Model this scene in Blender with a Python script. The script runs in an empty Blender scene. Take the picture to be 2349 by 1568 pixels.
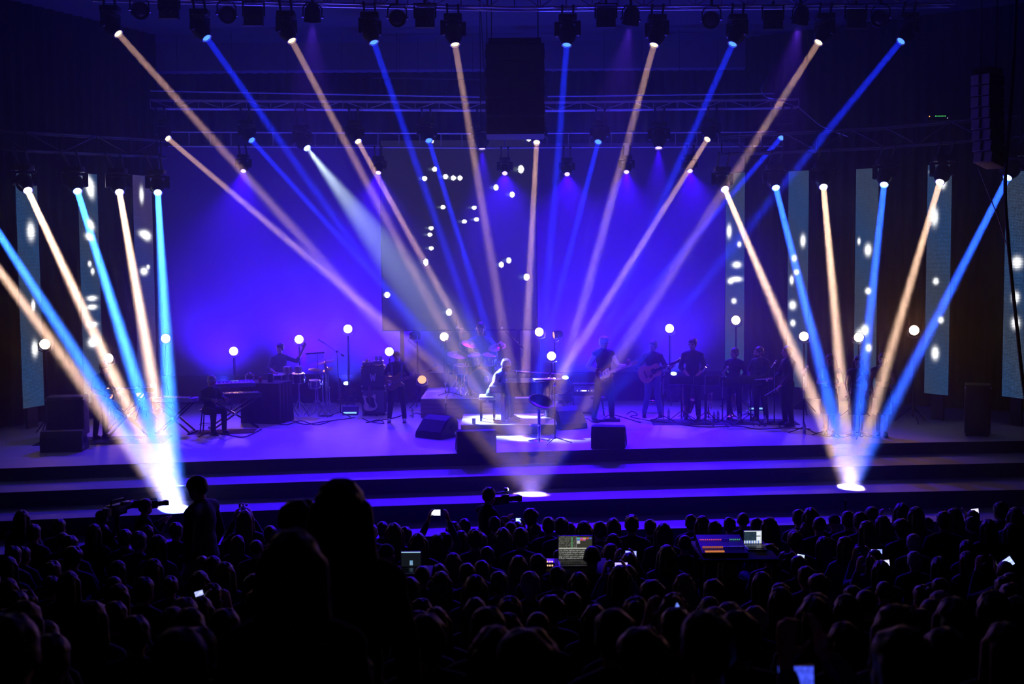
# Concert on a hazy blue-lit stage, seen from the raked stalls.
import bpy, bmesh, math, random
import numpy as np
from mathutils import Vector, Matrix, Euler
V = Vector
S = bpy.context.scene
COL = S.collection
rnd = random.Random(7)

# ---------------------------------------------------------------- camera, world, exposure
FPX, IMW, IMH = 2700.0, 2349.0, 1568.0
CAM = V((0, 0, 3.33))
PITCH = math.atan(179 / FPX)
ROLL = math.radians(0.4)
_f = V((0, math.cos(PITCH), -math.sin(PITCH)))
_u0 = V((0, math.sin(PITCH), math.cos(PITCH)))
_r0 = V((1, 0, 0))
_r = _r0 * math.cos(ROLL) - _u0 * math.sin(ROLL)
_u = _u0 * math.cos(ROLL) + _r0 * math.sin(ROLL)
cd = bpy.data.cameras.new('camera')
cam = bpy.data.objects.new('camera', cd)
COL.objects.link(cam)
S.camera = cam
cd.sensor_width = 36
cd.lens = 36 * FPX / IMW
cd.clip_end = 200
cam.matrix_world = Matrix(((_r.x, _u.x, -_f.x, CAM.x), (_r.y, _u.y, -_f.y, CAM.y), (_r.z, _u.z, -_f.z, CAM.z), (0, 0, 0, 1)))
cd.dof.use_dof = True
cd.dof.focus_distance = 24.0
cd.dof.aperture_fstop = 2.8
w = bpy.data.worlds.new('hall_dark')
S.world = w
w.use_nodes = True
w.node_tree.nodes['Background'].inputs[0].default_value = (0.32, 0.15, 0.6, 1)
w.node_tree.nodes['Background'].inputs[1].default_value = 0.008
S.view_settings.view_transform = 'Standard'
S.view_settings.look = 'None'
S.view_settings.gamma = 1
S.view_settings.use_curve_mapping = False
S.view_settings.exposure = 0.0
S.cycles.max_bounces = 3
S.cycles.diffuse_bounces = 2
S.cycles.glossy_bounces = 2
S.cycles.transmission_bounces = 3
S.cycles.transparent_max_bounces = 6
S.cycles.volume_bounces = 0
S.cycles.caustics_reflective = False
S.cycles.caustics_refractive = False
S.cycles.sample_clamp_indirect = 2.0
S.cycles.use_denoising = True

# light levels
HAZE = 0.018
P_TOP, P_MID, P_SIDE = 31.0, 33.0, 150.0          # beam fixtures, watts
P_WASH, P_UP, P_CYC, P_PAR = 4700.0, 900.0, 1250.0, 45.0
P_KEY, P_FRONT = 30000.0, 1000.0
WARM, BLUE, UPBLUE, VIOLET = (1.0, 0.55, 0.42), (0.008, 0.022, 1.0), (0.03, 0.035, 1.0), (0.036, 0.0, 1.0)

# the purple cyclorama floods stand on the floor behind the black masking, shining up the cloth
def link_light(name, kind, loc, aim, color, power, parent=None, **kw):
    l = bpy.data.lights.new(name, kind)
    l.color = color
    l.energy = power
    for k, v in kw.items():
        setattr(l, k, v)
    o = bpy.data.objects.new(name, l)
    COL.objects.link(o)
    o.location = loc
    o.rotation_euler = (V(aim) - V(loc)).to_track_quat('-Z', 'Y').to_euler()
    if parent is not None:
        m = o.matrix_basis.copy()
        o.parent = parent
        o.matrix_basis = WM.get(parent.name, Matrix()).inverted() @ m
    return o
WM = {}

# ---------------------------------------------------------------- measuring helpers
def A(px, py, y):
    """point of the hall at world depth y that the photograph shows at this pixel"""
    d = _f + _r * ((px - IMW / 2) / FPX) + _u * ((IMH / 2 - py) / FPX)
    return CAM + d * ((y - CAM.y) / d.y)
def G(px, py, z=0.0):
    d = _f + _r * ((px - IMW / 2) / FPX) + _u * ((IMH / 2 - py) / FPX)
    return CAM + d * ((z - CAM.z) / d.z)
def ppm(p):
    return FPX / (V(p) - CAM).dot(_f)
def pix(p):
    q = V(p) - CAM
    z = q.dot(_f)
    return (IMW / 2 + q.dot(_r) / z * FPX, IMH / 2 - q.dot(_u) / z * FPX)

for _px, _pw in ((480, 1.3), (690, 2.4), (850, 1.6), (1350, 1.5), (1560, .7)):
    _b = A(_px, 900, 30.1)
    _b.z = 0.3
    link_light('cyc_flood', 'SPOT', _b, _b + V((0, 1.3, 1.7)), VIOLET, P_CYC * _pw * .55, spot_size=math.radians(95), spot_blend=1.0, shadow_soft_size=.15)

# ---------------------------------------------------------------- materials
MATS = {}
def M(name, col, rough=.6, metal=0., var=.25, scale=18., bump=.0, spec=.4, coat=0.):
    if name in MATS:
        return MATS[name]
    m = bpy.data.materials.new(name)
    m.use_nodes = True
    nt = m.node_tree
    b = nt.nodes['Principled BSDF']
    b.inputs['Roughness'].default_value = rough
    b.inputs['Metallic'].default_value = metal
    b.inputs['Specular IOR Level'].default_value = spec
    b.inputs['Coat Weight'].default_value = coat
    tc = nt.nodes.new('ShaderNodeTexCoord')
    nz = nt.nodes.new('ShaderNodeTexNoise')
    nz.inputs['Scale'].default_value = scale
    nz.inputs['Detail'].default_value = 3
    nt.links.new(tc.outputs['Object'], nz.inputs['Vector'])
    mx = nt.nodes.new('ShaderNodeMix')
    mx.data_type = 'RGBA'
    c = V(col)
    lo, hi = c * (1 - var), c * (1 + var)
    mx.inputs[6].default_value = (*lo, 1)
    mx.inputs[7].default_value = (*[min(1, q) for q in hi], 1)
    nt.links.new(nz.outputs['Fac'], mx.inputs[0])
    nt.links.new(mx.outputs[2], b.inputs['Base Color'])
    if bump:
        bp = nt.nodes.new('ShaderNodeBump')
        bp.inputs['Strength'].default_value = bump
        bp.inputs['Distance'].default_value = .01
        nt.links.new(nz.outputs['Fac'], bp.inputs['Height'])
        nt.links.new(bp.outputs['Normal'], b.inputs['Normal'])
    MATS[name] = m
    return m
def EM(name, col, strength, var=.12, scale=30.):
    if name in MATS:
        return MATS[name]
    m = bpy.data.materials.new(name)
    m.use_nodes = True
    nt = m.node_tree
    nt.nodes.clear()
    out = nt.nodes.new('ShaderNodeOutputMaterial')
    e = nt.nodes.new('ShaderNodeEmission')
    e.inputs['Color'].default_value = (*col, 1)
    tc = nt.nodes.new('ShaderNodeTexCoord')
    nz = nt.nodes.new('ShaderNodeTexNoise')
    nz.inputs['Scale'].default_value = scale
    nt.links.new(tc.outputs['Object'], nz.inputs['Vector'])
    mr = nt.nodes.new('ShaderNodeMapRange')
    mr.inputs['To Min'].default_value = strength * (1 - var)
    mr.inputs['To Max'].default_value = strength * (1 + var)
    nt.links.new(nz.outputs['Fac'], mr.inputs['Value'])
    nt.links.new(mr.outputs[0], e.inputs['Strength'])
    nt.links.new(e.outputs[0], out.inputs['Surface'])
    m.cycles.emission_sampling = 'NONE'
    MATS[name] = m
    return m
def wood(name, a, b, rough=.4, axis=0, scale=6., stretch=14.):
    if name in MATS:
        return MATS[name]
    m = M(name, a, rough)
    nt = m.node_tree
    bs = nt.nodes['Principled BSDF']
    tc = nt.nodes.new('ShaderNodeTexCoord')
    mp = nt.nodes.new('ShaderNodeMapping')
    sc = [stretch] * 3
    sc[axis] = 1.
    mp.inputs['Scale'].default_value = sc
    nz = nt.nodes.new('ShaderNodeTexNoise')
    nz.inputs['Scale'].default_value = scale
    nz.inputs['Detail'].default_value = 6
    cr = nt.nodes.new('ShaderNodeMix')
    cr.data_type = 'RGBA'
    cr.inputs[6].default_value = (*a, 1)
    cr.inputs[7].default_value = (*b, 1)
    nt.links.new(tc.outputs['Object'], mp.inputs['Vector'])
    nt.links.new(mp.outputs[0], nz.inputs['Vector'])
    nt.links.new(nz.outputs['Fac'], cr.inputs[0])
    nt.links.new(cr.outputs[2], bs.inputs['Base Color'])
    return m
def attr_emit(name, pitch, strength, dots=True, rad=.40):
    """screen made of light-emitting dots: each mesh cell is one dot with its own stored colour"""
    if name in MATS:
        return MATS[name]
    m = bpy.data.materials.new(name)
    m.use_nodes = True
    nt = m.node_tree
    nt.nodes.clear()
    N, L = nt.nodes.new, nt.links.new
    out = N('ShaderNodeOutputMaterial')
    e = N('ShaderNodeEmission')
    at = N('ShaderNodeAttribute')
    at.attribute_name = 'led'
    L(at.outputs['Color'], e.inputs['Color'])
    e.inputs['Strength'].default_value = strength
    if dots:
        uv = N('ShaderNodeAttribute')
        uv.attribute_name = 'cell'
        fr = N('ShaderNodeVectorMath')
        fr.operation = 'FRACTION'
        L(uv.outputs['Vector'], fr.inputs[0])
        sb = N('ShaderNodeVectorMath')
        sb.operation = 'DISTANCE'
        sb.inputs[1].default_value = (.5, .5, 0)
        L(fr.outputs[0], sb.inputs[0])
        mr = N('ShaderNodeMapRange')
        mr.inputs['From Min'].default_value = rad
        mr.inputs['From Max'].default_value = rad + .12
        mr.inputs['To Min'].default_value = strength
        mr.inputs['To Max'].default_value = strength * .06
        L(sb.outputs['Value'], mr.inputs['Value'])
        L(mr.outputs[0], e.inputs['Strength'])
    L(e.outputs[0], out.inputs['Surface'])
    m.cycles.emission_sampling = 'NONE'
    MATS[name] = m
    return m

BLK = M('black_metal', (.012, .012, .014), .45, .3)
BLKM = M('black_matte', (.01, .01, .012), .85)
BLKP = M('black_plastic', (.014, .014, .016), .35, 0, coat=.2)
LACQ = M('black_lacquer', (.006, .006, .008), .08, 0, coat=1.)
CHROME = M('chrome', (.75, .75, .78), .16, 1.)
STEEL = M('brushed_steel', (.45, .45, .48), .32, 1.)
ALU = M('truss_aluminium', (.72, .72, .75), .42, .45, scale=6)
DARKALU = M('dark_truss_metal', (.05, .05, .055), .5, .5)
BRASS = M('brass', (.75, .5, .2), .22, 1.)
CYMB = M('cymbal_bronze', (.62, .42, .2), .3, 1.)
BLACKC = M('black_cloth', (.004, .0035, .006), .95, bump=.3, scale=60)
RUBBER = M('rubber', (.01, .01, .01), .8)
TOLEX = M('amp_vinyl', (.02, .02, .022), .7, bump=.4, scale=140)
GRILLE = M('speaker_grille', (.02, .02, .024), .6, .4, bump=.6, scale=220)
GCLOTH = M('amp_grille_cloth', (.10, .10, .12), .8, bump=.4, scale=200)
PAPER = M('white_paper', (.8, .8, .8), .8, var=.03)
WHITEP = M('white_plastic', (.7, .7, .7), .35, var=.05)
SKIN = M('skin', (.50, .30, .22), .55, var=.1)
HAIRD = M('dark_hair', (.045, .032, .028), .5, var=.4, scale=90, bump=.5)
HAIRB = M('brown_hair', (.09, .05, .03), .5, var=.4, scale=90, bump=.5)
HAIRG = M('grey_hair', (.42, .40, .38), .5, var=.25, scale=90, bump=.5)
HAIRW = M('white_hair', (.75, .73, .7), .5, var=.15, scale=90, bump=.5)
HAIRY = M('blond_hair', (.36, .25, .085), .5, var=.35, scale=90, bump=.5)
HAIRR = M('auburn_hair', (.16, .05, .02), .5, var=.35, scale=90, bump=.5)
EYE = M('eye_dark', (.03, .025, .02), .2)
LIP = M('lip', (.25, .09, .08), .5)
DENIM = M('denim', (.12, .16, .28), .85, bump=.3, scale=120)
SHOE = M('dark_leather', (.015, .012, .01), .35)
SNEAK = M('white_sneaker', (.6, .6, .6), .6)
GLASSM = M('clear_bottle', (.5, .55, .6), .08, 0, var=.05, coat=.6)

# ---------------------------------------------------------------- mesh builder and object helpers
class MB:
    def __init__(s):
        s.v, s.f = [], []
    def add(s, vs, fs):
        n = len(s.v)
        s.v += [V(q) for q in vs]
        s.f += [tuple(i + n for i in q) for q in fs]
        return s
    def box(s, c, d, R=None, bev=0.):
        c = V(c)
        h = V(d) / 2
        R = R or Matrix.Identity(3)
        if bev:
            b = bmesh.new()
            bmesh.ops.create_cube(b, size=1)
            for q in b.verts:
                q.co = V((q.co.x * d[0], q.co.y * d[1], q.co.z * d[2]))
            bmesh.ops.bevel(b, geom=b.edges[:], offset=bev, segments=2, affect='EDGES', profile=.5)
            b.verts.ensure_lookup_table()
            s.add([c + R @ q.co for q in b.verts], [[q.index for q in f.verts] for f in b.faces])
            b.free()
            return s
        vs = [c + R @ V((x * h.x, y * h.y, z * h.z)) for x, y, z in ((-1, -1, -1), (1, -1, -1), (1, 1, -1), (-1, 1, -1), (-1, -1, 1), (1, -1, 1), (1, 1, 1), (-1, 1, 1))]
        return s.add(vs, [(0, 3, 2, 1), (4, 5, 6, 7), (0, 1, 5, 4), (1, 2, 6, 5), (2, 3, 7, 6), (3, 0, 4, 7)])
    def bar(s, p0, p1, a, b=None, up=(0, 0, 1)):
        """rectangular bar from p0 to p1"""
        p0, p1 = V(p0), V(p1)
        d = p1 - p0
        z = d.normalized()
        u = V(up)
        if abs(z.dot(u)) > .98:
            u = V((0, 1, 0))
        x = u.cross(z).normalized()
        y = z.cross(x)
        R = Matrix((x, y, z)).transposed()
        return s.box((p0 + p1) / 2, (a, b or a, d.length), R)
    def lathe(s, o, d, prof, n=16, caps=True):
        o, d = V(o), V(d).normalized()
        u = V((0, 0, 1)) if abs(d.z) < .9 else V((1, 0, 0))
        x = u.cross(d).normalized()
        y = d.cross(x)
        vs, fs = [], []
        for t, r in prof:
            for k in range(n):
                a = 2 * math.pi * k / n
                vs.append(o + d * t + (x * math.cos(a) + y * math.sin(a)) * r)
        m = len(prof)
        for i in range(m - 1):
            for k in range(n):
                k2 = (k + 1) % n
                fs.append((i * n + k, i * n + k2, (i + 1) * n + k2, (i + 1) * n + k))
        if caps:
            if prof[0][1] > 1e-5:
                fs.append(tuple(range(n))[::-1])
            if prof[-1][1] > 1e-5:
                fs.append(tuple((m - 1) * n + k for k in range(n)))
        return s.add(vs, fs)
    def cyl(s, p0, p1, r, r1=None, n=10):
        p0, p1 = V(p0), V(p1)
        L = (p1 - p0).length
        return s.lathe(p0, p1 - p0, [(0, r), (L, r if r1 is None else r1)], n)
    def sph(s, c, r, n=12, m=8, R=None):
        c = V(c)
        r = V(r) if hasattr(r, '__len__') else V((r, r, r))
        R = R or Matrix.Identity(3)
        vs, fs = [c + R @ V((0, 0, -r.z))], []
        for i in range(1, m):
            a = math.pi * i / m - math.pi / 2
            for k in range(n):
                b = 2 * math.pi * k / n
                vs.append(c + R @ V((r.x * math.cos(a) * math.cos(b), r.y * math.cos(a) * math.sin(b), r.z * math.sin(a))))
        vs.append(c + R @ V((0, 0, r.z)))
        top = len(vs) - 1
        for k in range(n):
            k2 = (k + 1) % n
            fs.append((0, 1 + k2, 1 + k))
            for i in range(m - 2):
                fs.append((1 + i * n + k, 1 + i * n + k2, 1 + (i + 1) * n + k2, 1 + (i + 1) * n + k))
            fs.append((1 + (m - 2) * n + k, 1 + (m - 2) * n + k2, top))
        return s.add(vs, fs)
    def cap(s, p0, p1, r0, r1, n=10):
        p0, p1 = V(p0), V(p1)
        d = p1 - p0
        L = max(d.length, 1e-4)
        pr = []
        for i in range(5):
            a = math.pi / 2 * (1 - i / 4)
            pr.append((-r0 * math.sin(a), max(r0 * math.cos(a), 1e-4)))
        for i in range(5):
            a = math.pi / 2 * i / 4
            pr.append((L + r1 * math.sin(a), max(r1 * math.cos(a), 1e-4)))
        return s.lathe(p0, d if d.length > 1e-4 else V((0, 0, 1)), pr, n)
    def tube(s, pts, r, n=6, closed=False):
        pts = [V(p) for p in pts]
        m = len(pts)
        vs, fs = [], []
        pu = None
        for i, p in enumerate(pts):
            if closed:
                d = pts[(i + 1) % m] - pts[i - 1]
            else:
                d = pts[min(i + 1, m - 1)] - pts[max(i - 1, 0)]
            d.normalize()
            if pu is None:
                pu = V((0, 0, 1)) if abs(d.z) < .9 else V((1, 0, 0))
            x = (pu - d * pu.dot(d)).normalized()
            y = d.cross(x)
            pu = x
            rr = r[i] if hasattr(r, '__len__') else r
            for k in range(n):
                a = 2 * math.pi * k / n
                vs.append(p + (x * math.cos(a) + y * math.sin(a)) * rr)
        for i in range(m if closed else m - 1):
            j = (i + 1) % m
            for k in range(n):
                k2 = (k + 1) % n
                fs.append((i * n + k, i * n + k2, j * n + k2, j * n + k))
        if not closed:
            fs.append(tuple(range(n))[::-1])
            fs.append(tuple((m - 1) * n + k for k in range(n)))
        return s.add(vs, fs)
    def prism(s, pts, t0, t1, fn):
        """outline pts (u, v) pushed from t0 to t1; fn(u, v, t) gives the point"""
        n = len(pts)
        vs = [V(fn(u, v, t0)) for u, v in pts] + [V(fn(u, v, t1)) for u, v in pts]
        fs = [tuple(range(n))[::-1], tuple(range(n, 2 * n))] + [(i, (i + 1) % n, n + (i + 1) % n, n + i) for i in range(n)]
        return s.add(vs, fs)
    def torus(s, c, axis, R, r, n=20, m=6):
        c, d = V(c), V(axis).normalized()
        u = V((0, 0, 1)) if abs(d.z) < .9 else V((1, 0, 0))
        x = u.cross(d).normalized()
        y = d.cross(x)
        return s.tube([c + (x * math.cos(2 * math.pi * k / n) + y * math.sin(2 * math.pi * k / n)) * R for k in range(n)], r, m, True)
    def mesh(s, name, mat=None, smooth=False, inv=None):
        me = bpy.data.meshes.new(name)
        vs = s.v if inv is None else [inv @ q for q in s.v]
        me.from_pydata([tuple(q) for q in vs], [], s.f)
        if mat:
            me.materials.append(mat)
        if smooth:
            me.polygons.foreach_set('use_smooth', [True] * len(me.polygons))
            try:
                me.set_sharp_from_angle(angle=math.radians(42))
            except Exception:
                pass
        me.update()
        return me
    def build(s, name, mat, parent=None, smooth=True, world=False):
        inv = None
        if world and parent is not None:
            inv = world_of(parent).inverted()
        o = bpy.data.objects.new(name, s.mesh(name, mat, smooth, inv))
        COL.objects.link(o)
        if parent is not None:
            o.parent = parent
        return o
def world_of(o):
    m = o.matrix_basis.copy()
    while o.parent is not None:
        o = o.parent
        m = o.matrix_basis @ m
    return m
def tag(o, label, cat, group=None, kind=None):
    if label:
        o['label'] = label
    if cat:
        o['category'] = cat
    if group:
        o['group'] = group
    if kind:
        o['kind'] = kind
    return o
def thing(name, label, cat, loc=(0, 0, 0), rz=0., group=None, mat=None, sc=1.):
    o = bpy.data.objects.new(name, None)
    o.empty_display_size = .1
    COL.objects.link(o)
    if mat is not None:
        o.matrix_basis = mat
    else:
        o.location = loc
        o.rotation_euler = (0, 0, rz)
        o.scale = (sc,) * 3
        o.matrix_basis = Matrix.LocRotScale(V(loc), Euler((0, 0, rz)), V((sc,) * 3))
    WM[o.name] = o.matrix_basis.copy()
    return tag(o, label, cat, group)
def copy_tree(root, parent=None, mat=None):
    c = root.copy()
    COL.objects.link(c)
    c.parent = parent
    if mat is not None:
        c.matrix_basis = mat
        WM[c.name] = mat.copy()
    for ch in root.children:
        copy_tree(ch, c)
    return c
def struct(o):
    o['kind'] = 'structure'
    return o
ORD = ['first', 'second', 'third', 'fourth', 'fifth', 'sixth', 'seventh', 'eighth', 'ninth', 'tenth', 'eleventh', 'twelfth', 'thirteenth', 'fourteenth']
def frame_mat(o, x, y):
    """matrix with origin o, local x along x, local -y roughly facing away from y"""
    x = V(x).normalized()
    y = V(y)
    z = x.cross(y).normalized()
    y = z.cross(x)
    return Matrix.Translation(V(o)) @ Matrix((x, y, z)).transposed().to_4x4()

# ================================================================ the setting
FLOORM = M('stage_floor', (.46, .44, .48), .55, var=.12, scale=3.)
TREADM = M('step_tread', (.28, .27, .30), .6, var=.15, scale=4.)
FASCIA = M('black_fascia', (.012, .011, .014), .8, var=.4, scale=8)
def edge_curve(pts, z):
    w_ = [G(px, py, z) for px, py in pts]
    c = np.polyfit([q.x for q in w_], [q.y for q in w_], 2 if len(pts) > 3 else 1)
    return lambda x: float(np.polyval(c, max(-11.5, min(12.5, x))))
Z1, Z2, Z3, Z4 = -.22, -.47, -.75, -1.5
lip = edge_curve([(26, 1073), (306, 1063), (480, 1058), (930, 1043), (1450, 1029.5), (1700, 1023), (2000, 1016), (2250, 1012.5)], 0)
ed1 = edge_curve([(306, 1118), (480, 1112), (930, 1096.6), (1450, 1082), (2000, 1068)], Z1)
ed2 = edge_curve([(306, 1182), (480, 1175), (930, 1158), (1450, 1143), (2000, 1129)], Z2)
ed3 = lambda x: ed2(x) - 1.0
XS = [-15 + 30 * i / 40 for i in range(41)]
def slab(name, front, back, ztop, zbot, mat, fmat):
    m = MB()
    n = len(XS)
    m.add([(x, front(x), ztop) for x in XS] + [(x, back(x), ztop) for x in XS], [(i, i + 1, n + i + 1, n + i) for i in range(n - 1)])
    o = struct(m.build(name, mat, smooth=False))
    k = MB()
    k.add([(x, front(x) + .002, zbot) for x in XS] + [(x, front(x) + .002, ztop - .004) for x in XS], [(i, i + 1, n + i + 1, n + i) for i in range(n - 1)])
    k.build('fascia', fmat, o, smooth=False)
    # joints between the fascia boards, a thin black rail along the riser
    r = MB()
    for i in range(0, n - 1):
        a, b = XS[i], XS[i + 1]
        r.bar((a, front(a) - .004, zbot + (ztop - zbot) * .62), (b, front(b) - .004, zbot + (ztop - zbot) * .62), .006, .012)
    r.build('fascia_rail', BLKM, o, smooth=False)
    return o
slab('floor', lip, lambda x: 31.5, 0, Z1, FLOORM, FASCIA)
slab('stage_step', ed1, lambda x: lip(x) + .02, Z1, Z2, TREADM, FASCIA)
slab('stage_step', ed2, lambda x: ed1(x) + .02, Z2, Z3, TREADM, FASCIA)
slab('stage_step', ed3, lambda x: ed2(x) + .02, Z3, Z4, TREADM, FASCIA)
# raked auditorium floor: head height of a seated row at depth d
HD = ([2.0, 4.0, 5.5, 8.9, 13.2, 16.5, 18.], [2.6, 2.05, 1.65, .77, .0, -.245, -.30])
def zhead(d):
    return float(np.interp(d, *HD))
def zfloor(d):
    return zhead(d) - 1.27
m = MB()
ds = [0.6 + 17.2 * i / 40 for i in range(41)]
m.add([(-15, d, zfloor(d)) for d in ds] + [(15, d, zfloor(d)) for d in ds], [(i, 41 + i, 42 + i, i + 1) for i in range(40)])
struct(m.build('auditorium_floor', M('hall_carpet', (.012, .010, .014), .95, scale=40), smooth=False))
# shell
WALLM = M('hall_wall', (.055, .05, .07), .8, scale=2.)
CEILM = M('hall_ceiling', (.045, .042, .06), .85, scale=2.)
CYCM = M('cyclorama_cloth', (.36, .35, .40), .9, var=.06, scale=1.2)
def wall(name, p0, p1, z0, z1, mat, th=.12):
    p0, p1 = V((*p0, 0)), V((*p1, 0))
    m = MB()
    d = (p1 - p0).normalized()
    nrm = V((-d.y, d.x, 0))
    c = (p0 + p1) / 2 + nrm * th / 2
    m.box((c.x, c.y, (z0 + z1) / 2), ((p1 - p0).length, th, z1 - z0), Matrix.Rotation(math.atan2(d.y, d.x), 3, 'Z'))
    return struct(m.build(name, mat, smooth=False))
wall('wall_back', (-15, 31.5), (15, 31.5), -.2, 9, CYCM)
wall('wall_left', (-15, 0), (-15, 31.5), -2, 9, WALLM)
wall('wall_right', (15, 31.5), (15, 0), -2, 9, WALLM)
m = MB()
m.box((0, 16, 8.95), (30.2, 32, .2))
struct(m.build('ceiling', CEILM, smooth=False))
# pale header beam over the opening and the dark border cloth hung below it
h0, h1 = A(150, 165, 29.7), A(2130, 165, 29.7)
m = MB()
m.box((0, 29.95, (h0.z + 8.85) / 2), (26, .5, 8.85 - h0.z))
struct(m.build('trim_1', M('header_paint', (.15, .14, .19), .8, scale=2.), smooth=False))
def drape(name, p0, p1, z0, z1, mat, fold=.06, pitch=.28, label=None):
    p0, p1 = V((*p0, 0)), V((*p1, 0))
    L = (p1 - p0).length
    d = (p1 - p0) / L
    nrm = V((-d.y, d.x, 0))
    n = int(L / pitch * 6)
    vs = []
    for i in range(n + 1):
        t = L * i / n
        q = p0 + d * t + nrm * (fold * math.sin(2 * math.pi * t / pitch + .7 * math.sin(t * 1.7)))
        vs += [(q.x, q.y, z0), (q.x, q.y, z1)]
    m = MB().add(vs, [(2 * i, 2 * i + 2, 2 * i + 3, 2 * i + 1) for i in range(n)])
    o = m.build(name, mat)
    md = o.modifiers.new('thick', 'SOLIDIFY')
    md.thickness = .012
    return o
bz = A(1174, 332, 30.4).z
tag(drape('border_curtain', (-13, 30.12), (11.5, 30.12), bz, h0.z + .1, M('border_cloth', (.03, .028, .04), .95)), 'dark border curtain hanging above the blue backcloth behind the trusses', 'curtain')
# black masking along the foot of the backcloth
m = MB()
mk0, mk1 = A(372, 905, 28.4), A(1690, 905, 28.4)
m.box(((mk0.x + mk1.x) / 2, 28.55, .34), (mk1.x - mk0.x, .3, .68))
struct(m.build('trim_2', BLACKC, smooth=False))
# black wing drapes behind the light columns
LW = [(-8.5, 28.5), (-11.2, 23.0)]
RW = [(5.8, 29.4), (12.2, 24.9)]
tag(drape('wing_curtain', LW[1], LW[0], 0.02, 8.84, BLACKC), 'black wing curtain behind the three light columns beside the keyboards', 'curtain')
tag(drape('wing_curtain', RW[0], RW[1], 0.02, 8.84, BLACKC), 'black wing curtain behind the five light columns beside the singers', 'curtain')
# haze that hangs over the stage
hz = bpy.data.materials.new('stage_haze')
hz.use_nodes = True
nt = hz.node_tree
nt.nodes.clear()
o_ = nt.nodes.new('ShaderNodeOutputMaterial')
vs_ = nt.nodes.new('ShaderNodeVolumeScatter')
vs_.inputs['Density'].default_value = HAZE
vs_.inputs['Anisotropy'].default_value = .15
vs_.inputs['Color'].default_value = (.95, .95, 1, 1)
nt.links.new(vs_.outputs[0], o_.inputs['Volume'])
hb = MB().box((0, 24.3, 3.75), (29.9, 14.2, 10.1)).build('haze', hz, smooth=False)
tag(hb, 'thin theatrical haze hanging over the whole stage', 'haze', kind='stuff')

# ================================================================ trusses
def truss(label, pts, mat, key=None, w=.29, h=.29, pitch=.5, r=.024, ladder=False, group='lighting trusses'):
    """pts: polyline of the lower front chord"""
    if key:
        CHORDS.setdefault(key, []).extend(V(q) for q in pts)
    t = thing('lighting_truss', label, 'truss', pts[0], group=group)
    offs = [(0, 0), (0, h)] if ladder else [(0, 0), (0, h), (w, 0), (w, h)]
    for a, b in zip(pts[:-1], pts[1:]):
        for oy, oz in offs:
            MB().cyl(V(a) + V((0, oy, oz)), V(b) + V((0, oy, oz)), r, n=8).build('chord', mat, t, world=True)
        L = (V(b) - V(a)).length
        n = max(1, round(L / pitch))
        for i in range(n + 1):
            p = V(a).lerp(V(b), i / n)
            q = V(a).lerp(V(b), min(1, (i + 1) / n))
            MB().cyl(p, p + V((0, 0, h)), r * .6, n=6).build('brace', mat, t, world=True)
            if not ladder and i < n:
                z0, z1 = (0, h) if i % 2 else (h, 0)
                MB().cyl(p + V((0, 0, z0)), q + V((0, 0, z1)), r * .6, n=6).build('brace', mat, t, world=True)
                if i % 2 == 0:
                    MB().cyl(p, q + V((0, w, 0)), r * .6, n=6).build('brace', mat, t, world=True)
    return t
CHORDS = {}
def chord_z(key, x):
    q = CHORDS[key]
    return float(np.interp(x, [v.x for v in q], [v.z for v in q]))
def chord_y(key, x):
    q = CHORDS[key]
    return float(np.interp(x, [v.x for v in q], [v.y for v in q]))
YT = 22.5      # front truss
YM = 28.5      # upstage ladder truss
YN = 27.9      # middle truss
truss('long lighting truss along the top edge carrying ten beam lights', [A(200, -6, YT), A(1180, 17, YT), A(2190, 8, YT)], ALU, 'top', r=.022)
truss('silver middle truss running from the keyboard end up to the hanging speaker cluster', [A(345, 248, YN), A(1118, 252, YN)], ALU, 'mid', h=.19, w=.19, pitch=.55, r=.02)
truss('silver middle truss running from the hanging speaker cluster to the brass end', [A(1222, 253, YN), A(1832, 246, YN)], ALU, 'mid', h=.19, w=.19, pitch=.55, r=.02)
truss('lower silver ladder truss above the screen carrying beam and wash lights', [A(386, 335, YM), A(1108, 339, YM), A(1795, 335, YM)], ALU, 'low', h=.34, pitch=.52, r=.02, ladder=True)
_up = V((0, 0, .78))
truss('dark side truss above the light columns beside the singers', [A(1655, 434, 26.45) + _up, A(2028, 424, 24.4) + _up, A(2340, 406, 22.75) + _up], DARKALU, 'right', h=.4, w=.4, pitch=.7)
truss('dark side truss above the light columns beside the keyboards', [A(-170, 420, 22.3) + _up, A(64, 437, 23.0) + _up, A(372, 442, 25.3) + _up], DARKALU, 'left', h=.35, w=.35, pitch=.7)
for i, (x0, y0, x1, y1, yy, lab) in enumerate(((345, 208, 1100, 222, 28.4, 'thin steel pipe batten above the drum-side middle truss'), (1256, 221, 1775, 214, 28.4, 'thin steel pipe batten above the brass-side middle truss'), (855, 178, 1105, 182, 29.2, 'short dim pipe batten just above the middle of the stage'))):
    a, b = A(x0, y0, yy), A(x1, y1, yy)
    t = thing('pipe_batten', lab, 'pipe', a)
    MB().cyl(a, b, .02, n=8).build('pipe', ALU if i < 2 else DARKALU, t, world=True)
    for k in range(6):
        p = a.lerp(b, (k + .5) / 6)
        MB().cyl(p, (p.x, p.y, 8.86), .006, n=5).build('suspension_wire', DARKALU, t, world=True)

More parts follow.
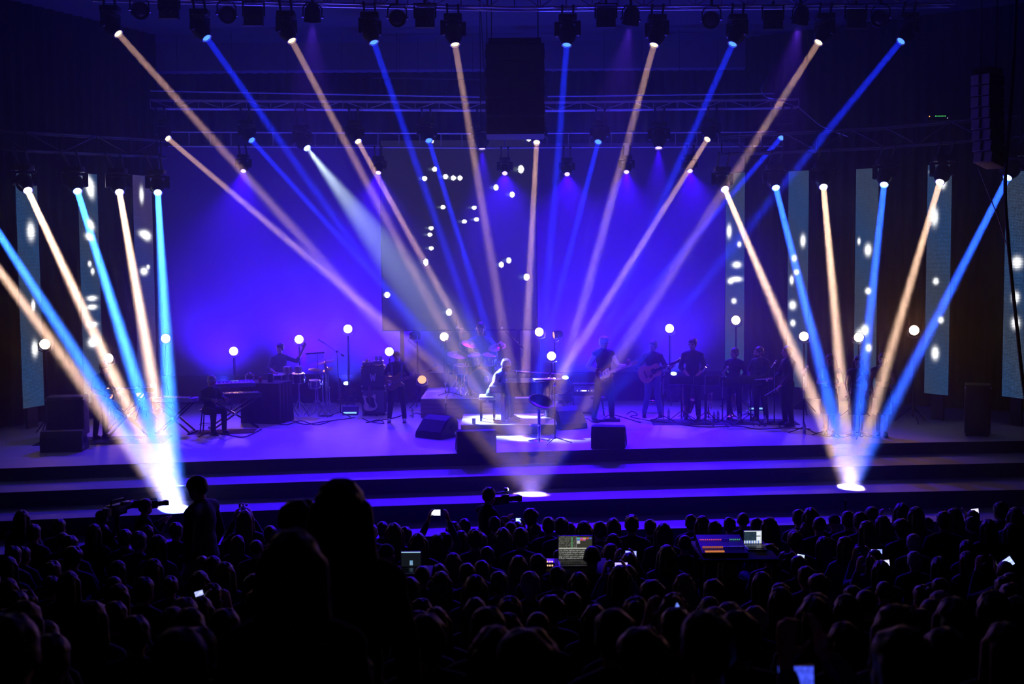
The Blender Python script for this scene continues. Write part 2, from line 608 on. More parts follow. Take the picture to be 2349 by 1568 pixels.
# ================================================================ moving lights
def rot_to(d):
    return V(d).to_track_quat('Z', 'Y').to_matrix()
def moving_head(label, group, lens, target, color, power, k=1.0, spread=2.0, up=1, lens_mat=None, kind='beam', cat='spotlight', emit=True, hang=None, rest=0.):
    lens, target = V(lens), V(target)
    d = (target - lens).normalized()
    pivot = lens - d * .27 * k
    base = pivot + V((0, 0, .31 * k * up))
    drop = 0.
    if hang:
        drop = max(0., chord_z(hang, base.x) - base.z - .145 * k)
    t = thing('moving_head_light', label, cat, base, group=group)
    yaw = math.atan2(d.y, d.x) + math.pi / 2
    Rz = Matrix.Rotation(yaw, 3, 'Z')
    side = Rz @ V((1, 0, 0))
    MB().box(base, (.36 * k, .28 * k, .12 * k), bev=.02 * k).build('base', BLKP, t, world=True)
    MB().box(base + V((.0, -.142 * k, 0)), (.12 * k, .006, .05 * k)).build('display_panel', BLKM, t, world=True)
    MB().cyl(base - V((0, 0, .05 * k * up)), base - V((0, 0, .085 * k * up)), .10 * k, n=16).build('pan_collar', BLK, t, world=True)
    yk = base - V((0, 0, .105 * k * up))
    MB().box(yk, (.46 * k, .12 * k, .05 * k), Rz, bev=.012 * k).build('yoke', BLKP, t, world=True)
    for sg in (-1, 1):
        a0 = yk + side * sg * .21 * k
        a1 = pivot + side * sg * .21 * k
        m = MB().bar(a0 + V((0, 0, .025 * k * up)), a1 - V((0, 0, .05 * k * up)), .11 * k, .045 * k, up=side.cross(V((0, 0, 1))))
        m.cyl(a1 - side * sg * .025 * k, a1 + side * sg * .028 * k, .065 * k, n=12)
        m.build('yoke_arm', BLKP, t, world=True)
        MB().box(a0 + side * sg * .03 * k + V((0, 0, .03 * k * up)), (.03 * k, .08 * k, .02 * k), Rz).build('carry_handle', STEEL, t, world=True)
    h = MB().lathe(pivot, d, [(-.19 * k, .07 * k), (-.18 * k, .11 * k), (-.13 * k, .15 * k), (.0, .172 * k), (.10 * k, .165 * k), (.18 * k, .125 * k), (.24 * k, .100 * k), (.262 * k, .100 * k), (.262 * k, .086 * k), (.235 * k, .082 * k)], 18, caps=False)
    hd = h.build('head', BLKP, t, world=True)
    for q in (-.08, -.02, .04):
        MB().torus(pivot + d * q * k, d, .168 * k, .006 * k, 18, 4).build('cooling_fin', BLK, hd, world=False).data.transform(world_of(t).inverted())
    MB().torus(lens - d * .006, d, .095 * k, .010 * k, 20, 6).build('lens_ring', STEEL, t, world=True)
    MB().lathe(lens - d * .030 * k, d, [(0, .086 * k), (.01 * k, .080 * k), (.018 * k, .056 * k), (.022 * k, .0001)], 18, caps=False).build('lens', lens_mat, t, world=True)
    if up > 0:
        for sg in (-1, 1):
            c = base + V((sg * .11 * k, 0, .06 * k))
            e_ = V((c.x, chord_y(hang, c.x), max(chord_z(hang, c.x), c.z + .03))) if hang else c + V((0, 0, .085 * k))
            MB().bar(c, e_, .035, .05).box(e_, (.04, .075, .075)).build('hook_clamp', DARKALU, t, world=True)
    else:
        zb = base.z - .06 * k
        if zb > rest + .02:
            MB().box((base.x, base.y, (zb + rest) / 2), (.3 * k, .24 * k, zb - rest)).build('riser_block', BLKM, t, world=True, smooth=False)
    if emit:
        if kind == 'beam':
            link_light('beam_lamp', 'AREA', lens + d * .012, target, color, power, t, shape='DISK', size=.13 * k, spread=math.radians(spread))
        else:
            link_light('wash_lamp', 'SPOT', lens + d * .03, target, color, power, t, spot_size=math.radians(spread), spot_blend=.9, shadow_soft_size=.05)
    return t
L_WARM, L_BLUE, L_CYAN = EM('lens_warm', (1, .72, .45), 2.2), EM('lens_blue', (.06, .2, 1), 2.6), EM('lens_cyan', (.6, .95, 1), 5.)
L_WARMH, L_BLUEH, L_VIO = EM('lens_warm_bright', (1, .86, .68), 14.), EM('lens_blue_bright', (.22, .5, 1), 12.), EM('lens_violet', (.45, .3, 1), 3.5)
L_UP = EM('lens_uplight', (.35, .85, 1), 16.)
POOL_C = G(1218, 1133, Z2)
POOL_S = G(1196, 1006, 0)
POOL_L = G(402, 1166, Z2)
POOL_R = G(1952, 1117, Z2)
top = [(272, 78), (475, 88), (670, 94), (858, 98), (1044, 103), (1300, 104), (1500, 104), (1680, 102), (1877, 98), (2066, 95)]
for i, (x, y) in enumerate(top):
    blue = i in (1, 3, 5, 7, 9)
    moving_head(f'{ORD[i]} moving head from the keyboard end on the top truss, with {"blue" if blue else "warm white"} beam', 'beam lights on the top truss',
                A(x, y, YT), POOL_C, BLUE if blue else WARM, P_TOP * (1.0 if blue else .5), .95, 1.9, lens_mat=L_BLUE if blue else L_WARM, hang='top')
mid = [(386, 318, 'w'), (578, 322, 'b'), (822, 325, 'w'), (984, 323, 'b'), (1231, 327, 'w'), (1372, 326, 'b'), (1622, 320, 'w'), (1791, 316, 'b')]
for i, (x, y, c) in enumerate(mid):
    blue = c == 'b'
    moving_head(f'{ORD[i]} moving head from the keyboard end on the middle trusses, with {"blue" if blue else "warm white"} beam', 'beam lights on the middle trusses',
                A(x, y, YN), POOL_S, BLUE if blue else WARM, P_MID * (1.0 if blue else .6), .92, 1.7, lens_mat=L_BLUE if blue else L_WARM, hang='mid')
# one pale cyan profile light and the violet washes of the same truss
moving_head('moving head on the middle truss casting a wide pale cyan shaft onto the pianist', 'beam lights on the middle trusses',
            A(705, 340, YN), G(1150, 962, .2) + V((0, 0, .35)), (.72, .92, 1.), P_KEY, 1.0, 13.5, lens_mat=L_CYAN, kind='wash', hang='mid')
for i, (x, y, tx, ty, lab) in enumerate(((1106, 342, 1112, 940, 'directly above the drummer'), (1511, 340, 1500, 955, 'directly above the acoustic guitarist'))):
    moving_head(f'violet wash moving head on the middle truss {lab}', 'wash lights on the middle truss', A(x, y, YN), G(tx, ty), VIOLET, P_WASH * .8, 1.0, 44., lens_mat=L_VIO, kind='wash', hang='mid')
dn = [(558, 393, 520, 1000, 'nearest the keyboard end'), (868, 397, 830, 1000, 'left of the drummer'), (1158, 398, 1150, 1020, 'right of the drummer over the screen'), (1301, 400, 1330, 1010, 'just past the screen edge'), (1437, 395, 1420, 1000, 'over the electric guitarist'), (1583, 393, 1640, 1000, 'nearest the brass end')]
for i, (x, y, tx, ty, lab) in enumerate(dn):
    moving_head(f'low-slung violet wash light under the ladder truss, {lab}', 'low wash lights under the ladder truss', A(x, y, YM - .05), G(tx, ty), VIOLET, P_WASH, .74, 62., lens_mat=L_VIO, kind='wash', hang='low')
# side groups hung on the side trusses
for i, (x, y, c, yy) in enumerate(((-150, 420, 'w', 22.4), (-70, 430, 'b', 22.7), (64, 437, 'w', 23.0), (178, 439, 'b', 23.8), (274, 441, 'w', 24.5), (362, 442, 'b', 25.2))):
    blue = c == 'b'
    moving_head(f'{ORD[i]} moving head from the outer end of the keyboard-side truss, with {"blue" if blue else "cream"} beam', 'beam lights on the keyboard-side truss',
                A(x, y, yy), POOL_L, (.03, .17, 1.) if blue else (1., .62, .42), P_SIDE * (2.0 if blue else .75) * (1 if i > 1 else .6), .95, 2.3, lens_mat=L_BLUEH if blue else L_WARMH, hang='left')
for i, (x, y, c, yy) in enumerate(((1663, 434, 'w', 26.4), (1780, 431, 'b', 25.8), (1889, 429, 'w', 25.1), (2028, 424, 'b', 24.4), (2156, 418, 'w', 23.7), (2311, 408, 'b', 22.9))):
    blue = c == 'b'
    moving_head(f'{ORD[i]} moving head out from the backcloth on the singer-side truss, with {"blue" if blue else "cream"} beam', 'beam lights on the singer-side truss',
                A(x, y, yy), POOL_R, (.02, .10, 1.) if blue else (1., .62, .40), P_SIDE * (1.3 if blue else .6) * (.8 if i < 3 else .6), .95, 2.2, lens_mat=L_BLUEH if blue else L_WARMH, hang='right')
# floor uplights on the masking, tilted up
for i, (x, y, tx, ty, lab, pw) in enumerate(((514, 884, 520, 300, 'behind the seated keyboard player', .7), (795, 878, 800, 250, 'between percussion and the bass amplifier', 1.8), (1297, 865, 1345, 250, 'behind the grand piano', 1.9), (1545, 856, 1530, 300, 'behind the acoustic guitarist', .8))):
    p = A(x, y, 28.05)
    moving_head(f'uplight with a glowing pale blue lens standing low {lab}', 'uplights along the backcloth', p, p + V(((tx - x) / 400, -1.1, 2.0)), UPBLUE, P_UP * pw, .88, 125., up=-1, lens_mat=L_UP, kind='wash', rest=0.)
# round lanterns of the top truss; three carry an added violet front fill
def par_can(label, group, c, aim, k=1., lit=None, power=0, ang=10., hang=None):
    c, aim = V(c), V(aim)
    d = (aim - c).normalized()
    t = thing('round_lantern', label, 'stage light', c + V((0, 0, .3 * k)), group=group)
    MB().lathe(c - d * .25 * k, d, [(0, .05 * k), (.02 * k, .10 * k), (.12 * k, .15 * k), (.30 * k, .16 * k), (.33 * k, .17 * k), (.34 * k, .155 * k), (.30 * k, .15 * k)], 20, caps=False).build('barrel', BLKP, t, world=True)
    MB().lathe(c + d * .03 * k, d, [(0, .15 * k), (.02 * k, .13 * k), (.035 * k, .08 * k), (.04 * k, .0001)], 20, caps=False).build('lens', lit or M('dark_lens', (.03, .03, .04), .08, coat=1.), t, world=True)
    MB().torus(c + d * .09 * k, d, .162 * k, .008 * k, 22, 5).build('front_rim', DARKALU, t, world=True)
    s_ = d.cross(V((0, 0, 1))).normalized()
    pts = [c + s_ * .18 * k, c + s_ * .18 * k + V((0, 0, .16 * k)), c + s_ * .10 * k + V((0, 0, .26 * k)), c - s_ * .10 * k + V((0, 0, .26 * k)), c - s_ * .18 * k + V((0, 0, .16 * k)), c - s_ * .18 * k]
    MB().tube(pts, .014 * k, 5).build('yoke', BLK, t, world=True)
    for sg in (-1, 1):
        MB().cyl(c + s_ * sg * .165 * k, c + s_ * sg * .21 * k, .03 * k, n=10).build('tilt_knob', STEEL, t, world=True)
    zt = max(c.z + .37 * k, chord_z(hang, c.x) + .03) if hang else c.z + .37 * k
    MB().box((c.x, c.y, (c.z + .25 * k + zt) / 2), (.05, .06, zt - c.z - .25 * k)).build('hook_clamp', DARKALU, t, world=True)
    if power:
        link_light('lantern_front_fill', 'SPOT', c + d * .12 * k, aim, (.13, .03, 1.), power, t, spot_size=math.radians(ang), spot_blend=.9, shadow_soft_size=.06)
    return t
for i, (x, y) in enumerate(((320, 24), (520, 33), (717, 38), (911, 41), (1447, 45), (1632, 45), (1836, 44), (2020, 42))):
    p = A(x, y, YT)
    par_can(f'{ORD[i]} round dark lantern from the keyboard end on the top truss', 'round lanterns on the top truss', p, G({2: 700, 4: 1300, 6: 1650}[i], 960) if i in (2, 4, 6) else p + V(((x - 1174) * -.0008, -1, -.35)), .98, power=P_FRONT if i in (2, 4, 6) else 0, ang=46., hang='top')
for i, (x, y) in enumerate(((388, 22), (582, 38), (975, 42), (1390, 42), (1773, 46), (1963, 44))):
    p = A(x, y, YT)
    t = thing('blinder_light', f'{ORD[i]} square four-lamp blinder from the keyboard end, unlit, on the top truss', 'stage light', p, group='four-lamp blinders on the top truss')
    MB().box(p, (.36, .14, .36), bev=.015).build('housing', BLKP, t, world=True)
    for sx in (-.085, .085):
        for sz in (-.085, .085):
            c = p + V((sx, -.072, sz))
            l_ = MB().lathe(c, (0, -1, 0), [(0, .07), (.012, .072), (.014, .06), (.004, .03), (.002, .0001)], 14, caps=False).build('lamp', M('dark_reflector', (.12, .12, .14), .25, .8), t, world=True)
            MB().sph(c + V((0, -.012, 0)), .02, 8, 6).build('bulb', M('dark_lens', (.03, .03, .04), .08), l_).data.transform(world_of(t).inverted())
    MB().box(p + V((0, -.08, -.185)), (.36, .16, .012)).build('lower_flap', BLK, t, world=True)
    for sg in (-1, 1):
        MB().bar(p + V((sg * .2, 0, 0)), p + V((sg * .2, 0, .26)), .03, .012).build('yoke_arm', BLK, t, world=True)
    MB().box(p + V((0, 0, .27)), (.43, .04, .02)).box((p.x, p.y, (p.z + .26 + max(p.z + .34, chord_z('top', p.x) + .03)) / 2), (.05, .06, max(p.z + .34, chord_z('top', p.x) + .03) - p.z - .26)).build('hook_clamp', DARKALU, t, world=True)

# ================================================================ tungsten lamps on floor stands
L_TUNG = EM('tungsten_lens', (1, .62, .34), 26.)
L_TUNGD = EM('tungsten_lens_dim', (1, .42, .15), 1.6)
def stand_lamp(label, px, py, y, power=1., aim=None, z0=0., dim=False):
    p = A(px, py, y)
    d = V(aim) if aim else (CAM + V((rnd.uniform(-3, 3), 0, -1)) - p)
    d.normalize()
    t = thing('stand_lamp', label, 'stage light', (p.x, p.y, z0), group='tungsten lamps on floor stands')
    base = V((p.x, p.y, z0))
    MB().cyl(base + V((0, 0, .12)), (p.x, p.y, p.z - .16), .016, n=8).build('pole', BLK, t, world=True)
    MB().cyl(base + V((0, 0, .12)), (p.x, p.y, max(z0 + .4, (p.z + z0) / 2)), .022, n=8).build('lower_tube', BLK, t, world=True)
    for a in (.5, 2.6, 4.7):
        MB().cyl(base + V((math.cos(a) * .36, math.sin(a) * .36, .015)), base + V((0, 0, .34)), .012, n=6).build('leg', BLK, t, world=True)
    MB().lathe(p - d * .20, d, [(0, .03), (.01, .07), (.08, .10), (.22, .105), (.23, .112), (.235, .10)], 18, caps=False).build('barrel', BLKP, t, world=True)
    MB().lathe(p - d * .01, d, [(0, .1), (.02, .085), (.032, .05), (.036, .0001)], 16, caps=False).build('lens', L_TUNGD if dim else L_TUNG, t, world=True)
    s_ = d.cross(V((0, 0, 1))).normalized()
    MB().tube([p + s_ * .125 - d * .06, p + s_ * .12 - d * .06 + V((0, 0, -.12)), p - d * .04 + V((0, 0, -.165)), p - s_ * .12 - d * .06 + V((0, 0, -.12)), p - s_ * .125 - d * .06], .011, 5).build('yoke', STEEL, t, world=True)
    MB().tube([p - d * .18, p - d * .24 + V((0, 0, -.1)), (p.x + .03, p.y + .02, p.z - .35), (p.x + .03, p.y + .02, z0 + .5), (p.x + .1, p.y + .1, z0 + .02)], .006, 5).build('lamp_cable', RUBBER, t, world=True)
    if power and not dim:
        link_light('tungsten_lamp', 'SPOT', p + d * .05, p + d + V((0, 0, .12)), (1, .37, .17), P_PAR * power, t, spot_size=math.radians(115), spot_blend=1.0, shadow_soft_size=.09)
    elif dim and power:
        link_light('tungsten_lamp', 'POINT', p + d * .12, p + d, (1, .40, .14), P_PAR * power * .06, t, shadow_soft_size=.09)
    return t
for px, py, y, pw, lab, dim in (
        (103, 789, 23.3, .5, 'lit warm lamp on a tall stand before the outermost keyboard-side light column', False),
        (249, 821, 26.2, .5, 'small lit warm lamp just behind the dark keyboard player', False),
        (380, 776, 27.0, .9, 'lit warm lamp behind the bright blue beam of the keyboard side', False),
        (536, 805, 27.4, 1., 'lit warm lamp on a stand behind the seated keyboard player', False),
        (686, 778, 27.6, 1.2, 'lit warm lamp on a stand directly behind the percussion player', False),
        (798, 754, 27.6, 1.3, 'lit warm lamp on a tall stand between percussion and bass amplifier', False),
        (893, 806, 27.4, .8, 'lit warm lamp close behind the bass player', False),
        (1019, 772, 27.6, .9, 'lit warm lamp on a stand at the keyboard side of the drum kit', False),
        (1237, 761, 27.4, 1.2, 'lit warm lamp on a tall stand beyond the piano beside the drum kit', False),
        (1265, 816, 27.0, .7, 'lower lit warm lamp above the far end of the grand piano', False),
        (1536, 753, 27.6, 1.1, 'lit warm lamp on a tall stand behind the acoustic guitarist', False),
        (1688, 734, 26.8, 1.2, 'lit warm lamp, the highest of the brass side, before a light column', False),
        (1844, 771, 25.8, .9, 'lit warm lamp on a stand beside the four horn players', False),
        (1970, 773, 25.0, .7, 'lit warm lamp on a stand among the three singers', False),
        (2097, 757, 24.2, 1.7, 'lit orange lamp standing alone beyond the singers', False)):
    stand_lamp(lab, px, py, y, pw, dim=dim)
stand_lamp('unlit-looking lamp turned aside behind the bass player and drum riser', 957, 768, 27.7, .25, aim=(.75, .5, .1), dim=True)
stand_lamp('low orange lamp beside the head of the bass guitar', 968, 870, 26.9, .6, aim=(.1, -1, -.05), dim=True)
stand_lamp('lamp turned sideways with pale flaps beyond the grand piano', 1272, 768, 27.5, .3, aim=(-.9, -.3, -.1), dim=True)
stand_lamp('low orange lamp glowing behind the dark keyboard player', 322, 902, 25.6, .6, aim=(-.2, -1, 0), dim=True)
stand_lamp('second low orange lamp half hidden beneath the keyboard', 248, 906, 25.2, .4, aim=(.3, -1, 0), dim=True)

# ================================================================ light columns and the screen
PITCHL = .03125
def led_face(name, mat, parent, origin, ux, nx, nz, pitch, colour):
    """grid of dots; ux unit vector along the width, z up; colour(u_m, z_m) -> rgb"""
    vs = [origin + ux * (i * pitch) + V((0, 0, k * pitch)) for k in range(nz + 1) for i in range(nx + 1)]
    fs = [(k * (nx + 1) + i, k * (nx + 1) + i + 1, (k + 1) * (nx + 1) + i + 1, (k + 1) * (nx + 1) + i) for k in range(nz) for i in range(nx)]
    inv = world_of(parent).inverted()
    me = bpy.data.meshes.new(name)
    me.from_pydata([tuple(inv @ q) for q in vs], [], fs)
    a = me.attributes.new('led', 'FLOAT_COLOR', 'FACE')
    col = []
    for k in range(nz):
        for i in range(nx):
            col += [*colour((i + .5) * pitch, (k + .5) * pitch), 1.]
    a.data.foreach_set('color', col)
    c = me.attributes.new('cell', 'FLOAT_VECTOR', 'POINT')
    c.data.foreach_set('vector', [q for k in range(nz + 1) for i in range(nx + 1) for q in (float(i), float(k), 0.)])
    me.materials.append(mat)
    o = bpy.data.objects.new(name, me)
    COL.objects.link(o)
    o.parent = parent
    return o
LEDM = attr_emit('led_column_dots', PITCHL, 1.5)
def led_column(label, pxl, pxr, ptop, pbot, yl, yr, blobs, tint):
    p0, p1 = A(pxl, pbot, yl), A(pxr, pbot, yr)
    ztop = A((pxl + pxr) / 2, ptop, (yl + yr) / 2).z
    z0 = p0.z
    p0 = V((p0.x, p0.y, z0))
    p1 = V((p1.x, p1.y, z0))
    ux = (p1 - p0).normalized()
    nx = 22
    pitch = (p1 - p0).length / nx
    nz = int((ztop - z0) / pitch)
    nrm = V((ux.y, -ux.x, 0))
    t = thing('light_column', label, 'led column', (p0 + p1) / 2 * 1.0, group='tall dotted light columns')
    R = Matrix((ux, -nrm, V((0, 0, 1)))).transposed()
    MB().box((p0 + p1) / 2 - nrm * .04 + V((0, 0, nz * pitch / 2)), ((p1 - p0).length + .03, .07, nz * pitch + .03), R).build('cabinet', BLK, t, world=True, smooth=False)
    MB().box((p0 + p1) / 2 - nrm * .06 + V((0, 0, -z0 / 2)), (.3, .05, z0), R).build('support', BLK, t, world=True, smooth=False)
    bl = []
    for bx, by, rx, ry, sl in blobs:
        q = A(bx, by, (yl + yr) / 2)
        s_ = ppm(q)
        bl.append(((q - p0).dot(ux), q.z - z0, rx / s_, ry / s_, sl))
    def colr(u, z):
        n = .75 + .5 * rnd.random()
        hue = .5 + .5 * math.sin(z * 2.1 + u * 3 + pxl)
        c = [tint[0] * n * (.7 + .7 * hue), tint[1] * n, tint[2] * n * (1.2 - .4 * hue)]
        for bu, bz_, rx, ry, sl in bl:
            dz = z - bz_
            du = u - bu + sl * dz
            e = math.exp(-((du / rx) ** 2 + (dz / ry) ** 2) * 1.1)
            c = [q + 2.6 * e for q in c]
        return c
    led_face('led_face', LEDM, t, p0 + nrm * .001, ux, nx, nz, pitch, colr)
    return t
TB, TT = (.030, .030, .14), (.022, .048, .11)
led_column('outermost dotted light column behind the dark keyboard player', 53, 102, 392, 937, 24.0, 24.6, [(95, 530, 10, 16, 0), (100, 700, 5, 10, 0), (104, 800, 8, 14, 0)], TT)
led_column('middle one of the three dotted light columns on the keyboard side', 194, 238, 395, 925, 25.5, 26.1, [(214, 418, 13, 14, .5), (226, 436, 10, 14, .3), (225, 515, 9, 10, .4), (205, 543, 11, 7, .4), (219, 684, 14, 5, 0), (216, 704, 14, 5, 0), (220, 744, 14, 5, 0), (213, 785, 13, 9, 0), (203, 605, 5, 5, 0), (232, 622, 5, 6, 0)], TT)
led_column('innermost dotted light column on the keyboard side beside the backcloth', 318, 361, 400, 915, 27.0, 27.5, [(321, 447, 5, 14, 0), (332, 537, 12, 7, .5), (348, 540, 10, 9, .2), (328, 622, 9, 7, 0), (354, 612, 4, 4, 0)], TB)
led_column('dotted light column beside the backcloth and the horn players', 1663, 1706, 395, 872, 27.6, 27.3, [(1667, 530, 5, 12, 0), (1692, 607, 9, 6, 0), (1690, 640, 12, 5, 0), (1672, 645, 6, 5, 0), (1700, 560, 4, 5, 0), (1683, 690, 5, 5, 0)], TT)
led_column('second dotted light column out from the backcloth on the singer side', 1805, 1851, 390, 886, 26.6, 26.3, [(1846, 552, 5, 11, 0), (1819, 592, 5, 6, 0), (1826, 624, 5, 5, 0), (1811, 642, 4, 8, 0), (1814, 700, 7, 8, 0), (1815, 741, 5, 6, 0)], TT)
led_column('third dotted light column out from the backcloth, behind the singers', 1958, 2009, 384, 893, 25.7, 25.3, [(1994, 573, 7, 11, 0), (1959, 553, 3, 6, 0), (1995, 667, 6, 6, 0), (1983, 757, 8, 10, 0), (1962, 770, 7, 11, 0), (1998, 797, 6, 7, 0)], TT)
led_column('fourth dotted light column out, beyond the lone orange lamp', 2120, 2175, 376, 901, 24.8, 24.3, [(2131, 497, 8, 16, 0), (2172, 420, 7, 10, 0), (2141, 645, 6, 6, 0), (2168, 733, 6, 6, 0), (2141, 810, 8, 12, 0), (2148, 392, 16, 3, 0)], TT)
led_column('outermost dotted light column on the singer side at the picture edge', 2298, 2356, 372, 908, 23.9, 23.3, [(2333, 602, 12, 11, 0), (2325, 682, 9, 10, 0), (2330, 741, 10, 11, 0), (2310, 384, 5, 8, 0)], TT)
# centre screen
sy = 29.6
s0, s1 = A(879, 757, sy), A(1231, 757, sy)
s0 = V((s0.x, sy, s0.z))
SW = s1.x - s0.x
SPX = .024
sblobs = [(997, 388, 5, 5), (974, 409, 5, 5), (1022, 405, 5, 5), (1040, 408, 5, 5), (1055, 408, 5, 5), (1016, 475, 5, 4), (1088, 476, 5, 4), (1065, 508, 5, 4), (1093, 503, 5, 4), (989, 523, 5, 4), (986, 538, 5, 4), (989, 569, 5, 4), (977, 601, 5, 7), (1030, 716, 6, 7), (888, 676, 6, 6), (1195, 388, 6, 8), (1138, 430, 5, 6), (1175, 446, 5, 6), (1150, 607, 5, 6), (1167, 597, 5, 6), (1208, 635, 6, 7), (992, 321, 3, 6), (1213, 317, 6, 6)]
sb = []
for bx, by, rx, ry in sblobs:
    q = A(bx, by, sy)
    sb.append((q.x - s0.x, q.z - s0.z, rx / ppm(q), ry / ppm(q)))
def scol(u, z):
    n = .9 + .2 * rnd.random()
    c = [.012 * n, .010 * n, .045 * n]
    for bu, bz_, rx, ry in sb:
        du, dz = u - bu, z - bz_
        if abs(du) < .3 and abs(dz) < .3:
            e = max(0., min(1., (1.2 - math.hypot(du / rx, dz / ry)) * 2.5))
            tail = math.exp(-((du + rx * 1.6) / (rx * 1.2)) ** 2 - (dz / (ry * .6)) ** 2) * .12
            c = [q + 3.6 * e + t_ * tail for q, t_ in zip(c, (.7, 1., 1.))]
    return c
t = thing('video_screen', 'large dark video screen with scattered white light spots behind the drummer', 'screen', s0 + V((SW / 2, 0, 0)))
nzs = int(4.75 / SPX)
MB().box((s0.x + SW / 2, sy + .07, s0.z + nzs * SPX / 2), (SW + .06, .12, nzs * SPX + .06)).build('cabinet', BLK, t, world=True, smooth=False)
led_face('led_face', attr_emit('screen_dots', SPX, 1.0, dots=False), t, s0, V((1, 0, 0)), int(SW / SPX), nzs, SPX, scol)
for k in (-1, 1):
    MB().box((s0.x + SW / 2 + k * SW * .38, sy + .12, s0.z / 2), (.1, .1, s0.z)).build('support_leg', BLK, t, world=True, smooth=False)

# ================================================================ hanging loudspeakers
def line_array(label, p_top, n, wdt, hgt, dep, splay, group, face_mat, yaw=0.):
    t = thing('loudspeaker_array', label, 'loudspeaker', p_top, rz=yaw, group=group)
    MB().box((0, 0, .06), (wdt * .9, dep * .9, .08)).build('flying_frame', BLK, t, smooth=False)
    for sg in (-1, 1):
        MB().cyl((sg * wdt * .4, 0, .1), (sg * wdt * .4, 0, max(.3, 8.85 - p_top.z)), .012, n=6).build('rigging_chain', DARKALU, t)
    z, y, a = 0., 0., 0.
    for k in range(n):
        R = Matrix.Rotation(-a, 3, 'X')
        c = V((0, y, z - hgt / 2))
        cb = MB().box(c, (wdt, dep, hgt * .94), R, bev=.012).build('cabinet', TOLEX, t)
        MB().box(c + R @ V((0, -dep / 2 - .004, 0)), (wdt * .94, .012, hgt * .86), R).build('grille', face_mat, cb)
        MB().box(c + R @ V((0, -dep / 2 - .012, 0)), (wdt * .12, .012, hgt * .8), R).build('horn_flare', BLKP, cb)
        for sg in (-1, 1):
            MB().box(c + R @ V((sg * (wdt / 2 + .008), 0, 0)), (.016, dep * .3, hgt * .5), R).build('side_bracket', DARKALU, cb)
        z -= hgt * math.cos(a)
        y += hgt * math.sin(a)
        a += splay
    return t
line_array('large black loudspeaker cluster hanging over the centre of the stage', A(1181, 104, 23.9), 5, 1.16, .365, .6, .02, None, GRILLE)
line_array('slim tall loudspeaker array hanging high beside the picture edge', A(2266, 172, 19.5), 8, .34, .185, .45, .03, None, M('array_grille', (.5, .5, .55), .5, 0, bump=.5, scale=160), yaw=-.9)
# truss mast and cable looms around them
truss('slim dark vertical mast truss beside the hanging speaker cluster', [A(1103, 300, 24.3), A(1103, 300, 24.3) + V((.14, 0, 0))], DARKALU, h=2.78, w=.14, pitch=.2, r=.016)
def cable(label, pts, r=.012, mat=RUBBER, group=None, name='cable', sub=8):
    pts = [V(p) for p in pts]
    out = []
    n = len(pts)
    for i in range(n - 1):
        p0, p1, p2, p3 = pts[max(i - 1, 0)], pts[i], pts[i + 1], pts[min(i + 2, n - 1)]
        for k in range(sub):
            u = k / sub
            out.append(.5 * ((2 * p1) + (p2 - p0) * u + (2 * p0 - 5 * p1 + 4 * p2 - p3) * u * u + (3 * p1 - p0 - 3 * p2 + p3) * u ** 3))
    out.append(pts[-1])
    return tag(MB().tube(out, r, 5).build(name, mat), label, 'cable', group)
cable('thick knotted cable loom hanging before the outermost singer-side light column', [A(2332, -10, 19.4), A(2326, 120, 19.4), A(2318, 260, 19.4), A(2306, 420, 19.4), A(2312, 540, 19.4), A(2322, 650, 19.4), A(2334, 760, 19.4), A(2346, 870, 19.4), A(2360, 960, 19.4)], .03, BLKM)
cable('thin rigging wire slanting from the slim hanging speaker array', [A(2243, 382, 19.6), A(2266, 440, 19.6), A(2290, 500, 19.6), A(2308, 560, 19.6)], .008, DARKALU)
cable('slack cable swooping from the brass end of the middle truss', [A(1828, 242, 27.4), A(1860, 270, 27), A(1890, 292, 26.6), A(1945, 313, 26.2)], .012, ALU)
cable('loose cable loop above the brass end of the middle truss', [A(1762, 176, 28.2), A(1746, 205, 28.0), A(1758, 222, 27.9), A(1775, 226, 27.8)], .012, ALU)

# small power box with indicator lights on the dark side truss beside the singers
bp = A(2150, 318, 23.75)
bp.z = chord_z('right', bp.x) + .43
bp.y = chord_y('right', bp.x) + .1
t = thing('dimmer_box', 'small rack box with a row of green indicator lights on the dark side truss', 'power box', bp)
MB().box((0, 0, .07), (.42, .26, .14), bev=.01).build('case', BLKP, t)
for i in range(8):
    MB().sph((-.06 + i * .028, -.132, .09), .008, 6, 4).build('green_indicator', EM('led_green_bright', (.1, .9, .15), 2.2), t)
MB().sph((-.18, -.132, .085), .011, 6, 4).build('orange_indicator', EM('led_orange', (1, .3, .05), 2.5), t)
MB().sph((.18, -.132, .05), .008, 6, 4).build('white_indicator', EM('led_white', (.7, .8, 1), 2.), t)

# ================================================================ people
JOBS = []
def job(mb, voxel, smooth, mat, targets):
    JOBS.append((mb, voxel, smooth, mat, targets))
def run_jobs():
    """grow one continuous skin over each figure's joined volumes"""
    tmp = []
    for mb, voxel, smooth, mat, targets in JOBS:
        o = bpy.data.objects.new('tmp', mb.mesh('tmp'))
        COL.objects.link(o)
        r = o.modifiers.new('r', 'REMESH')
        r.mode = 'VOXEL'
        r.voxel_size = voxel
        r.use_smooth_shade = True
        if smooth:
            q = o.modifiers.new('s', 'SMOOTH')
            q.factor = .5
            q.iterations = smooth
        tmp.append(o)
    dg = bpy.context.evaluated_depsgraph_get()
    for o, (mb, voxel, smooth, mat, targets) in zip(tmp, JOBS):
        me = bpy.data.meshes.new_from_object(o.evaluated_get(dg))
        me.materials.clear()
        me.materials.append(mat)
        me.name = targets[0].name.split('.')[0]
        for t in targets:
            t.data = me
    for o in tmp:
        d = o.data
        bpy.data.objects.remove(o)
        bpy.data.meshes.remove(d)
